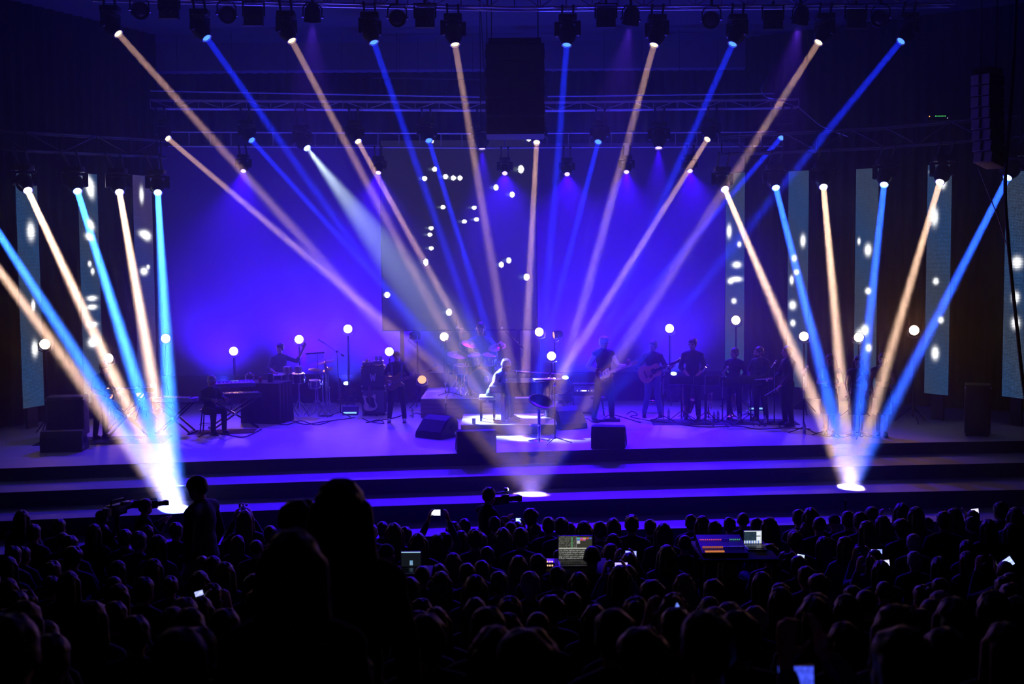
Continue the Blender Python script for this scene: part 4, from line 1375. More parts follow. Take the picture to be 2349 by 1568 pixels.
for k, (a, b) in enumerate((((-.15, -.37, 1.02), (-.12, -.72, 1.02)), ((.15, -.33, .86), (.12, -.62, .70)))):
    d0, d1 = at_person(p, a), at_person(p, b)
    tag(MB().tube([d0 - (d1 - d0) * .35, d0, d0.lerp(d1, .8), d1], [.008, .008, .008, .006], 7).sph(d1, .012, 7, 5).build('drumstick', WHITEP), ('upper' if k == 0 else 'lower') + ' pale stick held by the horn player in profile', 'drumstick', 'sticks held in profile')
# ---------------------------------------------------------------- singers
DRS = M('dark_dress', (.03, .02, .045), .7, bump=.2, scale=50)
for i, (px, fy, ty, yw, lab, hk, hm) in enumerate(((1902, 998, 814, -.3, 'singer nearest the horn players, long hair and dark dress', 'long', HAIRB), (1966, 1000, 818, -.25, 'middle singer of three, dark hair, standing behind a lamp stand', 'bob', HAIRD), (2022, 1001, 812, -.2, 'outermost singer of three in high heels', 'bun', HAIRD))):
    person(lab, px, fy, ty, joints(elR=(-.24, -.06, 1.13), elL=(.24, -.06, 1.13), wrR=(-.10, -.27, 1.16) if i == 0 else (-.2, -.16, .95), wrL=(.16, -.25, 1.1) if i != 1 else (.2, -.16, .95),
           anR=(-.07, .02, .10), anL=(.08, .0, .10), knR=(-.08, -.02, .5), knL=(.08, -.02, .5)), yw, (-.3, 0), dress=DRS, hair=hm, hkind=hk, shoes=SHOE)
# ---------------------------------------------------------------- percussion player and keyboard players
p = person('percussion player in a dark shirt with one arm raised high', 645, 950, 789,
           joints(elR=(-.27, -.05, 1.14), wrR=(-.14, -.28, 1.05), elL=(.40, -.10, 1.30), wrL=(.55, -.16, 1.60)), .25, (-.55, .1), top=NAVY, top_sleeve=1.2, bottom=DKT, hair=HAIRD, hkind='short', hands=dict(L=((.3, -.05, 1), (0, -1, .2), .4)))
b_ = at_person(p, (.61, -.16, 1.70))
SK = G(468, 992)
person('keyboard player in a black shirt sitting at the two-tier keyboards', 482, 992, 862,
       lean(joints(True, wrR=(-.16, -.46, .80), wrL=(.16, -.46, .80), elR=(-.25, -.16, .80), elL=(.25, -.16, .80)), .18), .75, (.25, .35), top=BLKSH, bottom=DKT, hair=HAIRG, hkind='short')
person('dark keyboard player standing at the outer end of the stage', 232, 1006, 832,
       lean(joints(elR=(-.25, -.1, 1.12), elL=(.25, -.1, 1.12), wrR=(-.16, -.40, 1.02), wrL=(.16, -.40, 1.02)), .22), 1.0, (.1, .4), top=BLKSH, bottom=DKT, hair=HAIRD)
# ---------------------------------------------------------------- drum riser, drummer and kit
RZ = .43
rf = G(1100, 958)
riser_y0, riser_y1 = rf.y, rf.y + 2.3
rx0, rx1 = A(966, 958, riser_y0).x, A(1262, 958, riser_y0).x
t = thing('drum_riser', 'low wooden platform carrying the drum kit', 'platform', ((rx0 + rx1) / 2, riser_y0, 0))
MB().box(((rx0 + rx1) / 2, (riser_y0 + riser_y1) / 2, RZ / 2 - .01), (rx1 - rx0 - .04, riser_y1 - riser_y0 - .04, RZ - .02)).build('frame', BLKM, t, world=True, smooth=False)
WRIS = wood('riser_boards', (.10, .065, .05), (.20, .13, .10), .45, 0, 3.)
for k in range(4):
    MB().box(((rx0 + rx1) / 2, riser_y0 + .005, .055 + k * .102), (rx1 - rx0, .022, .096), bev=.003).build('front_board', WRIS, t, world=True)
for k in range(3):
    MB().box(((rx0 + rx1) / 2, riser_y0 + (k + .5) * 2.3 / 3, RZ - .01), (rx1 - rx0, 2.3 / 3 - .006, .02)).build('deck_board', FLOORM, t, world=True, smooth=False)
dy = 26.55
person('drummer in a blue shirt with one hand raised behind the kit', 1104, 900, 741,
       joints(True, elR=(-.36, -.12, .86), wrR=(-.36, -.30, 1.12), elL=(.33, -.14, .83), wrL=(.38, -.40, .97), knR=(-.2, -.42, .56), knL=(.2, -.42, .56), anR=(-.2, -.38, .09), anL=(.2, -.38, .09)), 0., (.0, .2), z0=RZ, y=dy, top=M('blue_shirt', (.08, .11, .42), .8, bump=.2, scale=60), top_sleeve=1.3, bottom=DKT, hair=HAIRD, hkind='quiff',
       hands=dict(R=((.1, -.2, 1), (.3, -1, 0), .9), L=((.2, -.6, -.1), (0, 0, -1), .7)))
ds_ = V((A(1104, 900, dy).x, dy + .03, RZ))
t = thing('drum_throne', 'round black drum stool under the drummer', 'stool', ds_)
MB().lathe((0, 0, .40), (0, 0, 1), [(0, .14), (.02, .17), (.08, .17), (.10, .15)], 18).build('seat', BLKP, t)
MB().cyl((0, 0, .1), (0, 0, .41), .02, n=8).build('post', CHROME, t)
for k in range(3):
    MB().cyl((.25 * math.cos(k * 2.1), .25 * math.sin(k * 2.1), .012), (0, 0, .24), .012, n=6).build('leg', CHROME, t)
KIT = M('amber_drum_shell', (.55, .25, .07), .2, coat=.9, var=.15, scale=6)
kc = A(1103, 872, 25.95)
t = thing('drum_kit', 'amber bass drum with two rack toms mounted on top', 'drum kit', (kc.x, kc.y, RZ))
kl = V((0, 0, kc.z - RZ))
kl.z = max(kl.z, .29)
drum(t, 'bass_drum', kl, (0, -1, 0), .275, .42, KIT, M('front_drumhead', (.10, .11, .12), .15, coat=.6), 8, KIT)
MB().box(kl + V((.13, -.222, .05)), (.09, .004, .13)).build('head_sticker', PAPER, t, smooth=False)
for sg in (-1, 1):
    MB().cyl(kl + V((sg * .24, -.05, -.1)), V((sg * .34, -.12, .01)), .009, n=6).build('spur', CHROME, t)
    c = V((sg * .16 + .02, -.02, kl.z + .47))
    drum(t, 'rack_tom', c, (sg * .08, -.28, 1), .145, .20, M('violet_tom_shell', (.16, .10, .34), .2, coat=.9), WHITEP, 6)
    MB().cyl(kl + V((sg * .05, 0, .27)), c + V((-sg * .02, .0, -.05)), .012, n=6).build('tom_holder', CHROME, t)
for lab, px, py, yy, r, dp_, sh in (('amber snare drum on a stand at the open side of the kit', 1058, 846, 26.0, .17, .17, KIT), ('amber floor tom on three legs behind the piano', 1142, 862, 26.2, .19, .34, KIT)):
    p_ = A(px, py, yy)
    t = thing('snare_drum' if 'snare' in lab else 'floor_tom', lab, 'drum', (p_.x, p_.y, RZ))
    z = p_.z - RZ
    drum(t, 'shell', (0, 0, z), (0.05, -.1, 1), r, dp_, sh, WHITEP, 8)
    for k in range(3):
        a = .5 + k * 2.094
        MB().cyl((math.cos(a) * r * 1.05, math.sin(a) * r * 1.05, .012), (math.cos(a) * r * 1.05, math.sin(a) * r * 1.05, z + .02) if 'floor' in lab else (math.cos(a + 3.1) * r * .9, math.sin(a + 3.1) * r * .9, z - dp_ / 2), .008, n=6).build('leg', CHROME, t)
for lab, bx, by, tx, ty, yy, r, tl in (('cymbal before the drummer\'s raised hand', 1072, 900, 1077, 788, 26.15, .18, (.28, -.35)), ('large cymbal under the drummer\'s lowered hand', 1141, 900, 1140, 795, 26.1, .20, (-.25, -.4)), ('wide ride cymbal on the snare side of the kit', 1048, 902, 1050, 812, 26.0, .235, (.12, -.3)), ('flat cymbal low beside the pianist\'s head', 1150, 902, 1152, 828, 26.5, .17, (0, -.05))):
    tp = A(tx, ty, yy)
    bp = A(bx, by, yy)
    cymbal_stand(lab, (bp.x, bp.y, RZ), tp, r, tl)
hp = A(1066, 838, 25.75)
cymbal_stand('closed hi-hat cymbals on a chrome stand at the front of the riser', (hp.x, hp.y, RZ), hp, .17, (0, -.02))
# overhead microphones of the kit
b1 = A(1030, 905, 25.7)
b1.z = RZ
mic_stand('tall boom stand leaning over the snare side of the drum kit', b1, A(1049, 750, 25.9), 'overhead microphone hanging over the snare side of the kit', True, mdir=(.15, 0, -1), joint=A(1022, 782, 25.7))
b1 = A(1186, 905, 26.6)
b1.z = RZ
mic_stand('tall boom stand reaching over the floor tom side of the kit', b1, A(1151, 752, 26.3), 'overhead microphone hanging over the floor tom side', True, mdir=(-.05, 0, -1), joint=A(1186, 785, 26.6))
b1 = G(1023, 962)
mic_stand('short microphone stand in front of the drum riser', b1, A(1022, 880, b1.y + .1), 'small microphone in front of the drum riser', False, mdir=(0, .5, .8), lit=True)
# ---------------------------------------------------------------- grand piano on its platform
PZ = .20
pf0, pf1 = G(1070, 998), G(1277, 994)
px0, px1, py0 = pf0.x - .12, pf1.x, (pf0.y + pf1.y) / 2
t = thing('piano_platform', 'low white-lit platform under the grand piano', 'platform', ((px0 + px1) / 2, py0, 0))
MB().box(((px0 + px1) / 2, py0 + .8, PZ / 2 - .01), (px1 - px0 - .02, 1.58, PZ - .02)).build('frame', M('platform_skirt', (.03, .028, .04), .7), t, world=True, smooth=False)
MB().box(((px0 + px1) / 2, py0 + .8, PZ - .01), (px1 - px0, 1.6, .02)).build('deck', M('platform_top', (.5, .5, .52), .6, var=.08), t, world=True, smooth=False)
ko = V((A(1141, 960, py0 + .75).x, py0 + .78, PZ))
t = thing('grand_piano', 'black lacquered baby grand piano played by the white-haired man', 'piano', ko)
out = [(0, -.46), (.42, -.46), (.62, -.43), (.80, -.34), (.95, -.16), (1.12, .02), (1.20, .16), (1.20, .34), (1.12, .44), (.9, .46), (0, .46)]
MB().prism(out, .50, .76, lambda u, v, w_: (u + .08, v, w_)).build('case', LACQ, t)
MB().prism([(u * 1.01 + .02, v * 1.02) for u, v in out], .765, .785, lambda u, v, w_: (u + .08, v, w_)).build('lid', LACQ, t)
MB().box((-.03, 0, .60), (.24, .92, .06), bev=.008).build('key_bed', LACQ, t)
for sg in (-1, 1):
    MB().box((-.03, sg * .445, .66), (.24, .04, .10), bev=.008).build('cheek', LACQ, t)
wk, bk = MB(), MB()
for i in range(36):
    y = -.423 + (i + .5) * .0235
    wk.box((-.07, y, .638), (.15, .0222, .018))
    if i % 7 not in (2, 6):
        bk.box((-.045, y + .0118, .650), (.095, .011, .02))
wk.build('white_keys', WHITEP, t, smooth=False)['kind'] = 'stuff'
bk.build('black_keys', BLKP, t, smooth=False)['kind'] = 'stuff'
MB().box((.07, 0, .86), (.02, .55, .17), Matrix.Rotation(.35, 3, 'Y')).build('music_desk', LACQ, t)
MB().box((.055, .02, .87), (.012, .42, .15), Matrix.Rotation(.35, 3, 'Y')).build('sheet_music', PAPER, t)
for x, y in ((.12, -.40), (.12, .40), (1.02, .25)):
    MB().lathe((x, y, 0), (0, 0, 1), [(0, .035), (.03, .035), (.04, .045), (.12, .05), (.44, .065), (.50, .07)], 10).build('leg', LACQ, t)
ly = MB().box((.22, 0, .28), (.04, .10, .44)).box((.20, 0, .06), (.10, .22, .05))
ly.build('pedal_lyre', LACQ, t)
for k in (-1, 0, 1):
    MB().box((.13, k * .06, .045), (.12, .03, .014), bev=.004).build('pedal', BRASS, t)
tag(MB().box(ko + V((.95, .05, .800)), (.42, .30, .015), Matrix.Rotation(.15, 3, 'Z')).build('lyric_sheet', PAPER), 'white lyric sheets lying on the tail of the piano lid', 'paper')
bx_ = A(1119, 958, py0 + .72)
t = thing('piano_bench', 'white-lit padded piano bench under the pianist', 'bench', (bx_.x, bx_.y, PZ), rz=math.pi / 2)
MB().box((0, 0, .455), (.56, .34, .07), bev=.02).build('cushion', M('pale_leather', (.4, .38, .36), .5), t)
MB().box((0, 0, .40), (.54, .32, .05)).build('apron', LACQ, t)
for sx in (-.23, .23):
    for sy_ in (-.13, .13):
        MB().box((sx, sy_, .19), (.045, .045, .38)).build('leg', LACQ, t, smooth=False)
for sg in (-1, 1):
    MB().cyl((sg * .27, 0, .40), (sg * .32, 0, .40), .03, n=10).build('height_knob', CHROME, t)
pp = person('white-haired pianist in a pale jacket and jeans bent over the keys', 1140, 962, 828,
            lean(joints(True, wrR=(-.20, -.50, .66), wrL=(.20, -.50, .66), elR=(-.27, -.16, .78), elL=(.27, -.16, .78), knR=(-.12, -.40, .53), knL=(.14, -.40, .53), anR=(-.12, -.46, .09), anL=(.14, -.30, .09)), .46), 1.25, (-.25, .45), z0=PZ, loc=(bx_.x + .09, bx_.y, PZ),
            top=M('pale_jacket', (.42, .40, .42), .85, bump=.3, scale=50), bottom=DENIM, hair=HAIRW, hkind='short', shoes=M('grey_shoe', (.3, .3, .32), .5), scale=.98,
            hands=dict(R=((.15, -1, -.1), (0, 0, -1), .6), L=((-.15, -1, -.1), (0, 0, -1), .6)))
_jk = MB()
for sg in (-1, 1):
    _jk.cap((sg * .035, -.30, .93), (sg * .075, -.17, .72), .020, .016, 8)
_jk.build('lapel', MATS['pale_jacket'], pp)
mt_ = A(1181, 851, py0 + .55)
b1 = A(1276, 985, py0 + .9)
b1.z = PZ
mic_stand('boom stand reaching across the piano to the singer-pianist', b1 + V((-.1, .1, 0)), mt_, 'microphone at the mouth of the pianist', True, joint=A(1262, 856, py0 + .9), lit=True, rb=.22)
tag(MB().lathe(G(1087, 972, PZ), (0, 0, 1), [(0, .035), (.11, .04), (.11, .036), (.01, .03)], 14).build('paper_cup', WHITEP), 'white cup standing on the front of the piano platform', 'cup')
# bar stool with a dished round seat, and the straight stand beside it
g = G(1237, 1011)
t = thing('bar_stool', 'swivel bar stool with a tilted dished seat before the piano', 'stool', g)
MB().lathe((0, 0, 0), (0, 0, 1), [(0, .21), (.012, .21), (.03, .12), (.05, .035)], 24).build('base', CHROME, t)
MB().cyl((0, 0, .04), (0, 0, .64), .028, n=12).build('column', CHROME, t)
MB().torus((-.09, -.02, .30), (0, 0, 1), .10, .010, 16, 5).build('footrest', CHROME, t)
n_ = V((.22, -.42, .9)).normalized()
sc_ = V((.03, .02, .70))
MB().lathe(sc_ - n_ * .04, n_, [(0, .03), (.01, .10), (.03, .19), (.09, .235), (.10, .23), (.05, .17), (.035, .05), (.03, .0001)], 26, caps=False).build('seat', M('dark_red_vinyl', (.05, .02, .04), .35, coat=.4), t)
MB().torus(sc_ + n_ * .058, n_, .233, .012, 28, 6).build('seat_rim', M('rim_trim', (.28, .12, .14), .4), t)
g = G(1273, 1016)
mic_stand('straight empty microphone stand at the front centre of the stage', g, A(1272, 880, g.y), 'black microphone on the straight stand beside the bar stool', False, mdir=(0, -.2, 1))
# ---------------------------------------------------------------- monitor wedges
wedge('wedge monitor at the stage lip before the piano, seen from behind', G(1094, 1040), .12, .66, 1.05)
wedge('wedge monitor at the stage lip before the electric guitarist', G(1394, 1029), -.18, .58, 1.05)
wedge('wedge monitor lying aslant beside the drum riser and piano platform', G(1022, 999) + V((0, .1, 0)), 2.5, .62, 1.05)
wedge('wedge monitor behind the piano tail facing the guitarist', G(1288, 978) + V((0, .1, 0)), 3.6, .55, 1.1)
wedge('dark wedge monitor at the outer end of the keyboard side', G(140, 1037), .1, .74, 1.0)
# ---------------------------------------------------------------- amplifiers
def cabinet(label, g, wd, dp, h, yaw=0., cloth=GCLOTH, name='speaker_cabinet', z=0., cat='amplifier', group=None, logo=None):
    t = thing(name, label, cat, (g[0], g[1], z), rz=yaw, group=group)
    b = MB().box((0, dp / 2, h / 2 + .015), (wd, dp, h - .03), bev=.015).build('box', TOLEX, t)
    MB().box((0, -.004, h / 2 + .015), (wd * .88, .012, (h - .03) * .86), bev=.004).build('grille', cloth, t)
    for sx in (-1, 1):
        for sz in (.06, h - .05):
            MB().sph((sx * wd * .485, .012, sz), .022, 8, 6).build('corner_cap', CHROME, t)
        for sy_ in (.06, dp - .06):
            MB().cyl((sx * wd * .4, sy_, 0), (sx * wd * .4, sy_, .02), .022, n=8).build('rubber_foot', RUBBER, t)
    if logo == 'W':
        m = MB()
        k = h * .30
        P4 = [(-.5, .55), (-.28, -.5), (0, .35), (.22, -.5), (.5, .6)]
        for (a, b2), (c, d2) in zip(P4[:-1], P4[1:]):
            m.bar((a * k * .75, -.014, h / 2 + b2 * k), (c * k * .75, -.014, h / 2 + d2 * k), .05 * h, .008, up=(0, 1, 0))
        m.build('logo_letter', M('pale_logo', (.42, .40, .5), .5), t, smooth=False)
    return t
def amp_head(label, loc, wd, dp, h, yaw=0., lit=False, body=TOLEX, n=7):
    t = thing('amplifier_head', label, 'amplifier', loc, rz=yaw)
    MB().box((0, dp / 2, h / 2 + .012), (wd, dp, h - .024), bev=.012).build('box', body, t)
    MB().box((0, -.003, h * .52), (wd * .9, .012, h * .55)).build('front_panel', M('amp_panel', (.25, .25, .27), .35, .6), t, smooth=False)
    for i in range(n):
        x = (i - (n - 1) / 2) * wd * .115
        MB().cyl((x, -.008, h * .58), (x, -.03, h * .58), h * .07, n=8).build('knob', CHROME if lit else BLKP, t)
    if lit:
        MB().box((0, -.011, h * .36), (wd * .22, .006, h * .12)).build('lit_badge', EM('amp_badge', (.9, .85, 1), 1.6), t, smooth=False)
        for x in (-.3, -.15, .2, .32):
            MB().sph((x * wd, -.012, h * .36), .008, 6, 4).build('indicator', EM('amp_jewel', (.8, .9, .5), 2.5), t)
    MB().tube([(-wd * .2, dp / 2, h), (-wd * .18, dp / 2, h + .03), (wd * .18, dp / 2, h + .03), (wd * .2, dp / 2, h)], .010, 5).build('carry_handle', RUBBER, t)
    for sx in (-.4, .4):
        MB().box((sx * wd, dp / 2, .006), (.04, dp * .7, .012)).build('rubber_foot', RUBBER, t)
    return t
ba = A(858, 952, 25.9)
cabinet('tall lower bass cabinet with a grey grille, at the bass player\'s side', (ba.x, 25.9), .52, .42, .60, .05, group='bass speaker stack')
cabinet('upper bass cabinet with a large letter W, stacked on the taller one', (ba.x - .01, 25.9), .52, .42, .50, .05, z=.60, cloth=M('dark_grille', (.03, .03, .05), .8, bump=.3, scale=200), group='bass speaker stack', logo='W')
amp_head('small bass amplifier head on top of the lettered cabinet', (ba.x + .10, 25.95, 1.10), .22, .28, .11, .05, body=M('silver_case', (.3, .3, .33), .4, .6), n=4)
amp_head('flat black bass amplifier head beside the small one on the stack', (ba.x - .13, 25.95, 1.10), .24, .3, .08, .12, n=4)
for k, lab in enumerate(('glass tumbler standing on the small bass amplifier head', 'second clear cup standing on the small bass amplifier head')):
    tag(MB().lathe((ba.x + .05 + k * .10, 26.05, 1.21), (0, 0, 1), [(0, .03), (.10, .036), (.10, .032), (.01, .027)], 12).build('cup', GLASSM), lab, 'cup')
g = G(850, 953)
Mw = Matrix.Translation(V((g.x, g.y - .02, .30))) @ Matrix.Rotation(-math.pi / 2 - .06, 4, 'Y') @ Matrix.Rotation(.14, 4, 'Z')
guitar('cream bass guitar with a black pickguard leaning on a stand before the amplifiers', Mw, CREAM, BLKP, bass=True, k=.95)
t = thing('guitar_stand', 'low black stand holding the cream bass guitar', 'guitar stand', (g.x, g.y, 0))
MB().tube([(-.16, -.14, .012), (-.10, -.08, .09), (0, .06, .12), (.10, -.08, .09), (.16, -.14, .012)], .012, 6).build('cradle', BLK, t)
MB().cyl((0, .06, .11), (0, .20, .012), .012, n=6).build('rear_leg', BLK, t)
ga = G(1340, 950)
cabinet('small grey speaker cabinet beside the electric guitarist', (ga.x, ga.y), .50, .34, .44, -.05, cloth=M('salt_pepper_cloth', (.22, .22, .26), .85, var=.6, scale=120))
amp_head('guitar amplifier head with glowing panel on the small grey cabinet', (ga.x, ga.y, .44), .50, .28, .24, -.05, True, n=8)
g = G(2242, 1001)
cabinet('tall dark loudspeaker cabinet standing alone at the singers\' end', (g.x, g.y), .46, .5, .98, -.35, cloth=GRILLE, name='loudspeaker', cat='loudspeaker')
g = G(150, 1004)
cabinet('large dark organ cabinet at the outer keyboard end', (g.x, g.y), .72, .5, .80, .15, cloth=BLACKC, name='organ_cabinet', cat='cabinet')
# ---------------------------------------------------------------- stools, floor pieces near the guitarists
def stool(label, g, h, r=.16, wd=None, seat=BLKP, legs=4, yaw=0.):
    t = thing('stool', label, 'stool', g, rz=yaw)
    MB().lathe((0, 0, h - .05), (0, 0, 1), [(0, r * .9), (.012, r), (.04, r), (.05, r * .92)], 18).build('seat', seat, t)
    for k in range(legs):
        a = .785 + k * 2 * math.pi / legs
        MB().cyl((math.cos(a) * r * 1.15, math.sin(a) * r * 1.15, 0), (math.cos(a) * r * .75, math.sin(a) * r * .75, h - .04), .013, n=7).build('leg', BLK, t)
    MB().torus((0, 0, h * .35), (0, 0, 1), r * 1.03, .008, 18, 5).build('foot_ring', CHROME, t)
    return t
stool('black stool behind the electric guitarist\'s legs', G(1372, 953), .42)
stool('tall padded stool behind the acoustic guitarist', G(1497, 944), .66, .2, seat=M('grey_pad', (.2, .2, .26), .7))
stool('small stool with a warm-lit seat under the seated keyboard player', G(466, 993) + V((.06, .12, 0)), .47, .15, seat=M('tan_vinyl', (.3, .2, .12), .5))
def floor_box(label, g, d, mat, name, cat, yaw=0., knobs=0):
    t = thing(name, label, cat, g, rz=yaw)
    MB().box((0, 0, d[2] / 2), d, bev=min(d) * .12).build('case', mat, t)
    for i in range(knobs):
        x = (i + .5 - knobs / 2) * d[0] / knobs
        MB().cyl((x, -d[1] * .15, d[2]), (x, -d[1] * .15, d[2] + .015), .014, n=8).build('foot_switch', CHROME, t)
    return t
floor_box('long black pedal board at the electric guitarist\'s feet', G(1404, 966), (.34, .16, .06), BLKP, 'pedal_board', 'pedals', -.05, 5)
floor_box('round-edged effects pedal before the electric guitarist', G(1378, 967), (.15, .13, .05), BLKP, 'effects_pedal', 'pedals', .3, 2)
for i, (px, py, lab) in enumerate(((803, 952, 'low floor light box glowing between percussion and bass'), (1735, 942, 'low floor light box behind the horn players'))):
    g = G(px, py)
    t = thing('floor_light_box', lab, 'floor light', g)
    MB().box((0, .1, .10), (.34, .2, .20), bev=.01).build('case', M('violet_case', (.12, .10, .2), .5), t)
    MB().box((0, -.004, .055), (.29, .008, .035)).build('light_strip', EM('cyan_strip', (.25, .6, 1), 1.3), t, smooth=False)
    MB().tube([(-.1, .1, .2), (-.08, .1, .24), (.08, .1, .24), (.1, .1, .2)], .01, 5).build('carry_handle', BLK, t)
# ---------------------------------------------------------------- keyboards
kw = G(540, 985)
F_ = rot4((A(536, 985, kw.y + .25).x, kw.y + .25, 0), .45)
x_stand('folding cross-legged stand under the two-tier keyboards', F_, .62, .9, .34, (.86,))
keyboard('lower stage piano of the two-tier keyboard stand', F_ @ Matrix.Translation((0, 0, .62)), 1.12, .32, .10)
keyboard('upper synthesizer of the two-tier keyboard stand', F_ @ Matrix.Translation((0, .08, .86)) @ Matrix.Rotation(.14, 4, 'X'), .92, .30, .08, M('violet_case', (.12, .10, .2), .5), True)
kw = G(290, 1004)
F_ = rot4((A(290, 1004, kw.y + .2).x, kw.y + .2, 0), .55)
x_stand('dark folding stand before the standing keyboard player', F_, .86, .8, .34)
keyboard('dark keyboard before the standing keyboard player', F_ @ Matrix.Translation((0, 0, .86)), 1.05, .32, .09, M('organ_wood', (.07, .03, .02), .4))
kw = G(405, 998)
F_ = rot4((A(405, 998, kw.y + .3).x, kw.y + .3, 0), -.12)
x_stand('folding stand under the pale keyboard crossed by the bright beams', F_, .64, .7, .30)
keyboard('pale keyboard crossed by the bright blue and cream beams', F_ @ Matrix.Translation((0, 0, .64)), .86, .30, .08, M('pale_case', (.5, .5, .55), .4))
# ---------------------------------------------------------------- cloth-covered table and percussion
tb = G(606, 972)
t = thing('covered_table', 'table draped to the floor in black cloth beside percussion', 'table', (tb.x, tb.y + .35, 0), rz=-.25)
m = MB()
ring0, ring1 = [], []
n = 96
for k in range(n):
    s_ = k / n * 4
    e, u = int(s_), s_ - int(s_)
    cs = [(-.43, -.35), (.43, -.35), (.43, .35), (-.43, .35)]
    a, b = V((*cs[e], 0)), V((*cs[(e + 1) % 4], 0))
    q = a.lerp(b, u)
    nn = V((b.y - a.y, a.x - b.x, 0)).normalized()
    w_ = .018 * math.sin(u * 26)
    ring1.append(q + V((0, 0, .86)))
    ring0.append(q * 1.03 + nn * w_ + V((0, 0, .01)))
m.add(ring0 + ring1, [(k, (k + 1) % n, n + (k + 1) % n, n + k) for k in range(n)] + [tuple(range(n, 2 * n))])
m.build('cloth', BLACKC, t)
MB().box((0, 0, .845), (.84, .68, .02)).build('table_top', BLKM, t, smooth=False)
for sx in (-.38, .38):
    for sy_ in (-.3, .3):
        MB().box((sx, sy_, .42), (.04, .04, .83)).build('leg', BLK, t, smooth=False)
tz = .865
q = V((A(574, 866, tb.y + .35).x, tb.y + .3, tz + .095))
t = thing('tambourine', 'tambourine standing on edge on the covered table', 'tambourine', q - V((0, 0, .095)))
MB().torus(q, (0.1, -1, .15), .088, .014, 26, 6).build('frame', WHITEP, t, world=True)
for k in range(8):
    a = k * math.pi / 4 + .2
    MB().cyl(q + V((math.cos(a) * .09, -.012, math.sin(a) * .09)), q + V((math.cos(a) * .09, .012, math.sin(a) * .09)), .016, n=8).build('jingle', BRASS, t, world=True)
q = V((A(598, 870, tb.y + .2).x, tb.y + .15, tz))
t = thing('drink_can', 'red drink can on the covered table beside the tambourine', 'can', q)
MB().lathe((0, 0, 0), (0, 0, 1), [(0, .025), (.008, .032), (.105, .032), (.115, .026)], 14).build('body', M('red_can', (.35, .03, .03), .3, .5), t)
MB().lathe((0, 0, .113), (0, 0, 1), [(0, .026), (.004, .026)], 14).build('lid', STEEL, t)
q = V((A(618, 868, tb.y + .2).x, tb.y + .3, tz))
t = thing('small_speaker', 'small dark box speaker at the corner of the covered table', 'speaker', q)
MB().box((0, 0, .09), (.10, .10, .18), bev=.008).build('box', BLKP, t)
MB().cyl((0, -.051, .10), (0, -.056, .10), .035, n=14).build('cone', GRILLE, t)
PY = G(665, 955).y + .1
def perc_stand(label, px, py_, kind, r, depth, shell, y=PY, axis=(0, -.12, 1), cat='drum'):
    p_ = A(px, py_, y)
    t = thing(kind, label, cat, (p_.x, y, 0), group='percussion set')
    z = p_.z
    drum(t, 'shell', (0, 0, z), axis, r, depth, shell, WHITEP, 6)
    MB().cyl((0, r * .6, .1), (0, r * .6, z - depth * .4), .012, n=8).build('post', CHROME, t)
    MB().cyl((0, r * .6, z - depth * .45), (0, 0, z - depth * .45), .012, n=6).build('bracket', CHROME, t)
    for k in range(3):
        a = 1.57 + k * 2.094
        MB().cyl((math.cos(a) * .28, r * .6 + math.sin(a) * .28, .012), (0, r * .6, .36), .010, n=6).build('leg', CHROME, t)
    return t
DSH = M('dark_timbale_shell', (.03, .025, .03), .25, .7)
perc_stand('dark wide timbale drum nearest the covered table', 640, 868, 'timbale', .16, .20, DSH)
perc_stand('second dark timbale drum nearer the chimes', 683, 866, 'timbale', .15, .20, DSH)
perc_stand('larger pale bongo drum above the timbales', 660, 848, 'bongo', .085, .14, M('pale_bongo', (.30, .22, .16), .4), PY - .12)
perc_stand('smaller pale bongo drum beside the larger one', 684, 847, 'bongo', .07, .14, M('pale_bongo2', (.34, .25, .18), .4), PY - .12)
perc_stand('low tom drum with a red rim at the end of the percussion', 722, 880, 'low_tom', .12, .16, M('violet_shell', (.10, .07, .2), .3))
p_ = A(723, 822, PY + .1)
t = thing('bar_chimes', 'hanging rack of bar chimes behind the percussion', 'chimes', (p_.x, PY + .1, 0))
z = p_.z + .12
MB().box((0, 0, z), (.42, .03, .035), Matrix.Rotation(-.06, 3, 'Y')).build('bar', BLKP, t)
MB().cyl((.05, .02, .1), (.05, .02, z), .010, n=8).build('post', CHROME, t)
for i in range(24):
    x = -.19 + i * .0165
    L = .10 + .14 * (1 - i / 23)
    MB().cyl((x, 0, z - .025 - L), (x, 0, z - .02), .0058, n=6).build('chime_tube', STEEL, t)
for k in range(3):
    a = k * 2.094
    MB().cyl((.05 + math.cos(a) * .28, .02 + math.sin(a) * .28, .012), (.05, .02, .34), .010, n=6).build('leg', CHROME, t)
for lab, tx, ty, bx, r, tl in (('thin splash cymbal above the bar chimes', 748, 829, 742, .20, (-.22, -.1)), ('small cymbal low over the percussion', 722, 846, 728, .14, (.1, -.15)), ('small tilted cymbal beside the cowbells', 752, 846, 756, .12, (-.3, -.3))):
    tp = A(tx, ty, PY + .05)
    cymbal_stand(lab, (A(bx, 950, PY + .05).x, PY + .05, 0), tp, r, tl, group='percussion cymbals')
for k, (px, py_) in enumerate(((738, 860), (749, 848), (746, 838))):
    p_ = A(px, py_, PY - .1)
    t = thing('cowbell', ['lowest cowbell of the percussion set', 'middle cowbell of the percussion set', 'topmost cowbell of the percussion set'][k], 'cowbell', p_)
    MB().prism([(-.03, -.06), (.03, -.06), (.022, .05), (-.022, .05)], -.025, .025, lambda u, v, w_: (u, w_, v)).build('bell', STEEL, t)
    MB().cyl((0, 0, .05), (.0, .05, .06), .006, n=6).cyl((0, .05, .06), (0, .05, -p_.z + .03), .008, n=6).build('mounting_rod', CHROME, t)
    MB().lathe((0, .05, -p_.z), (0, 0, 1), [(0, .11), (.012, .11), (.03, .02)], 14).build('base', BLK, t)
g = G(781, 955)
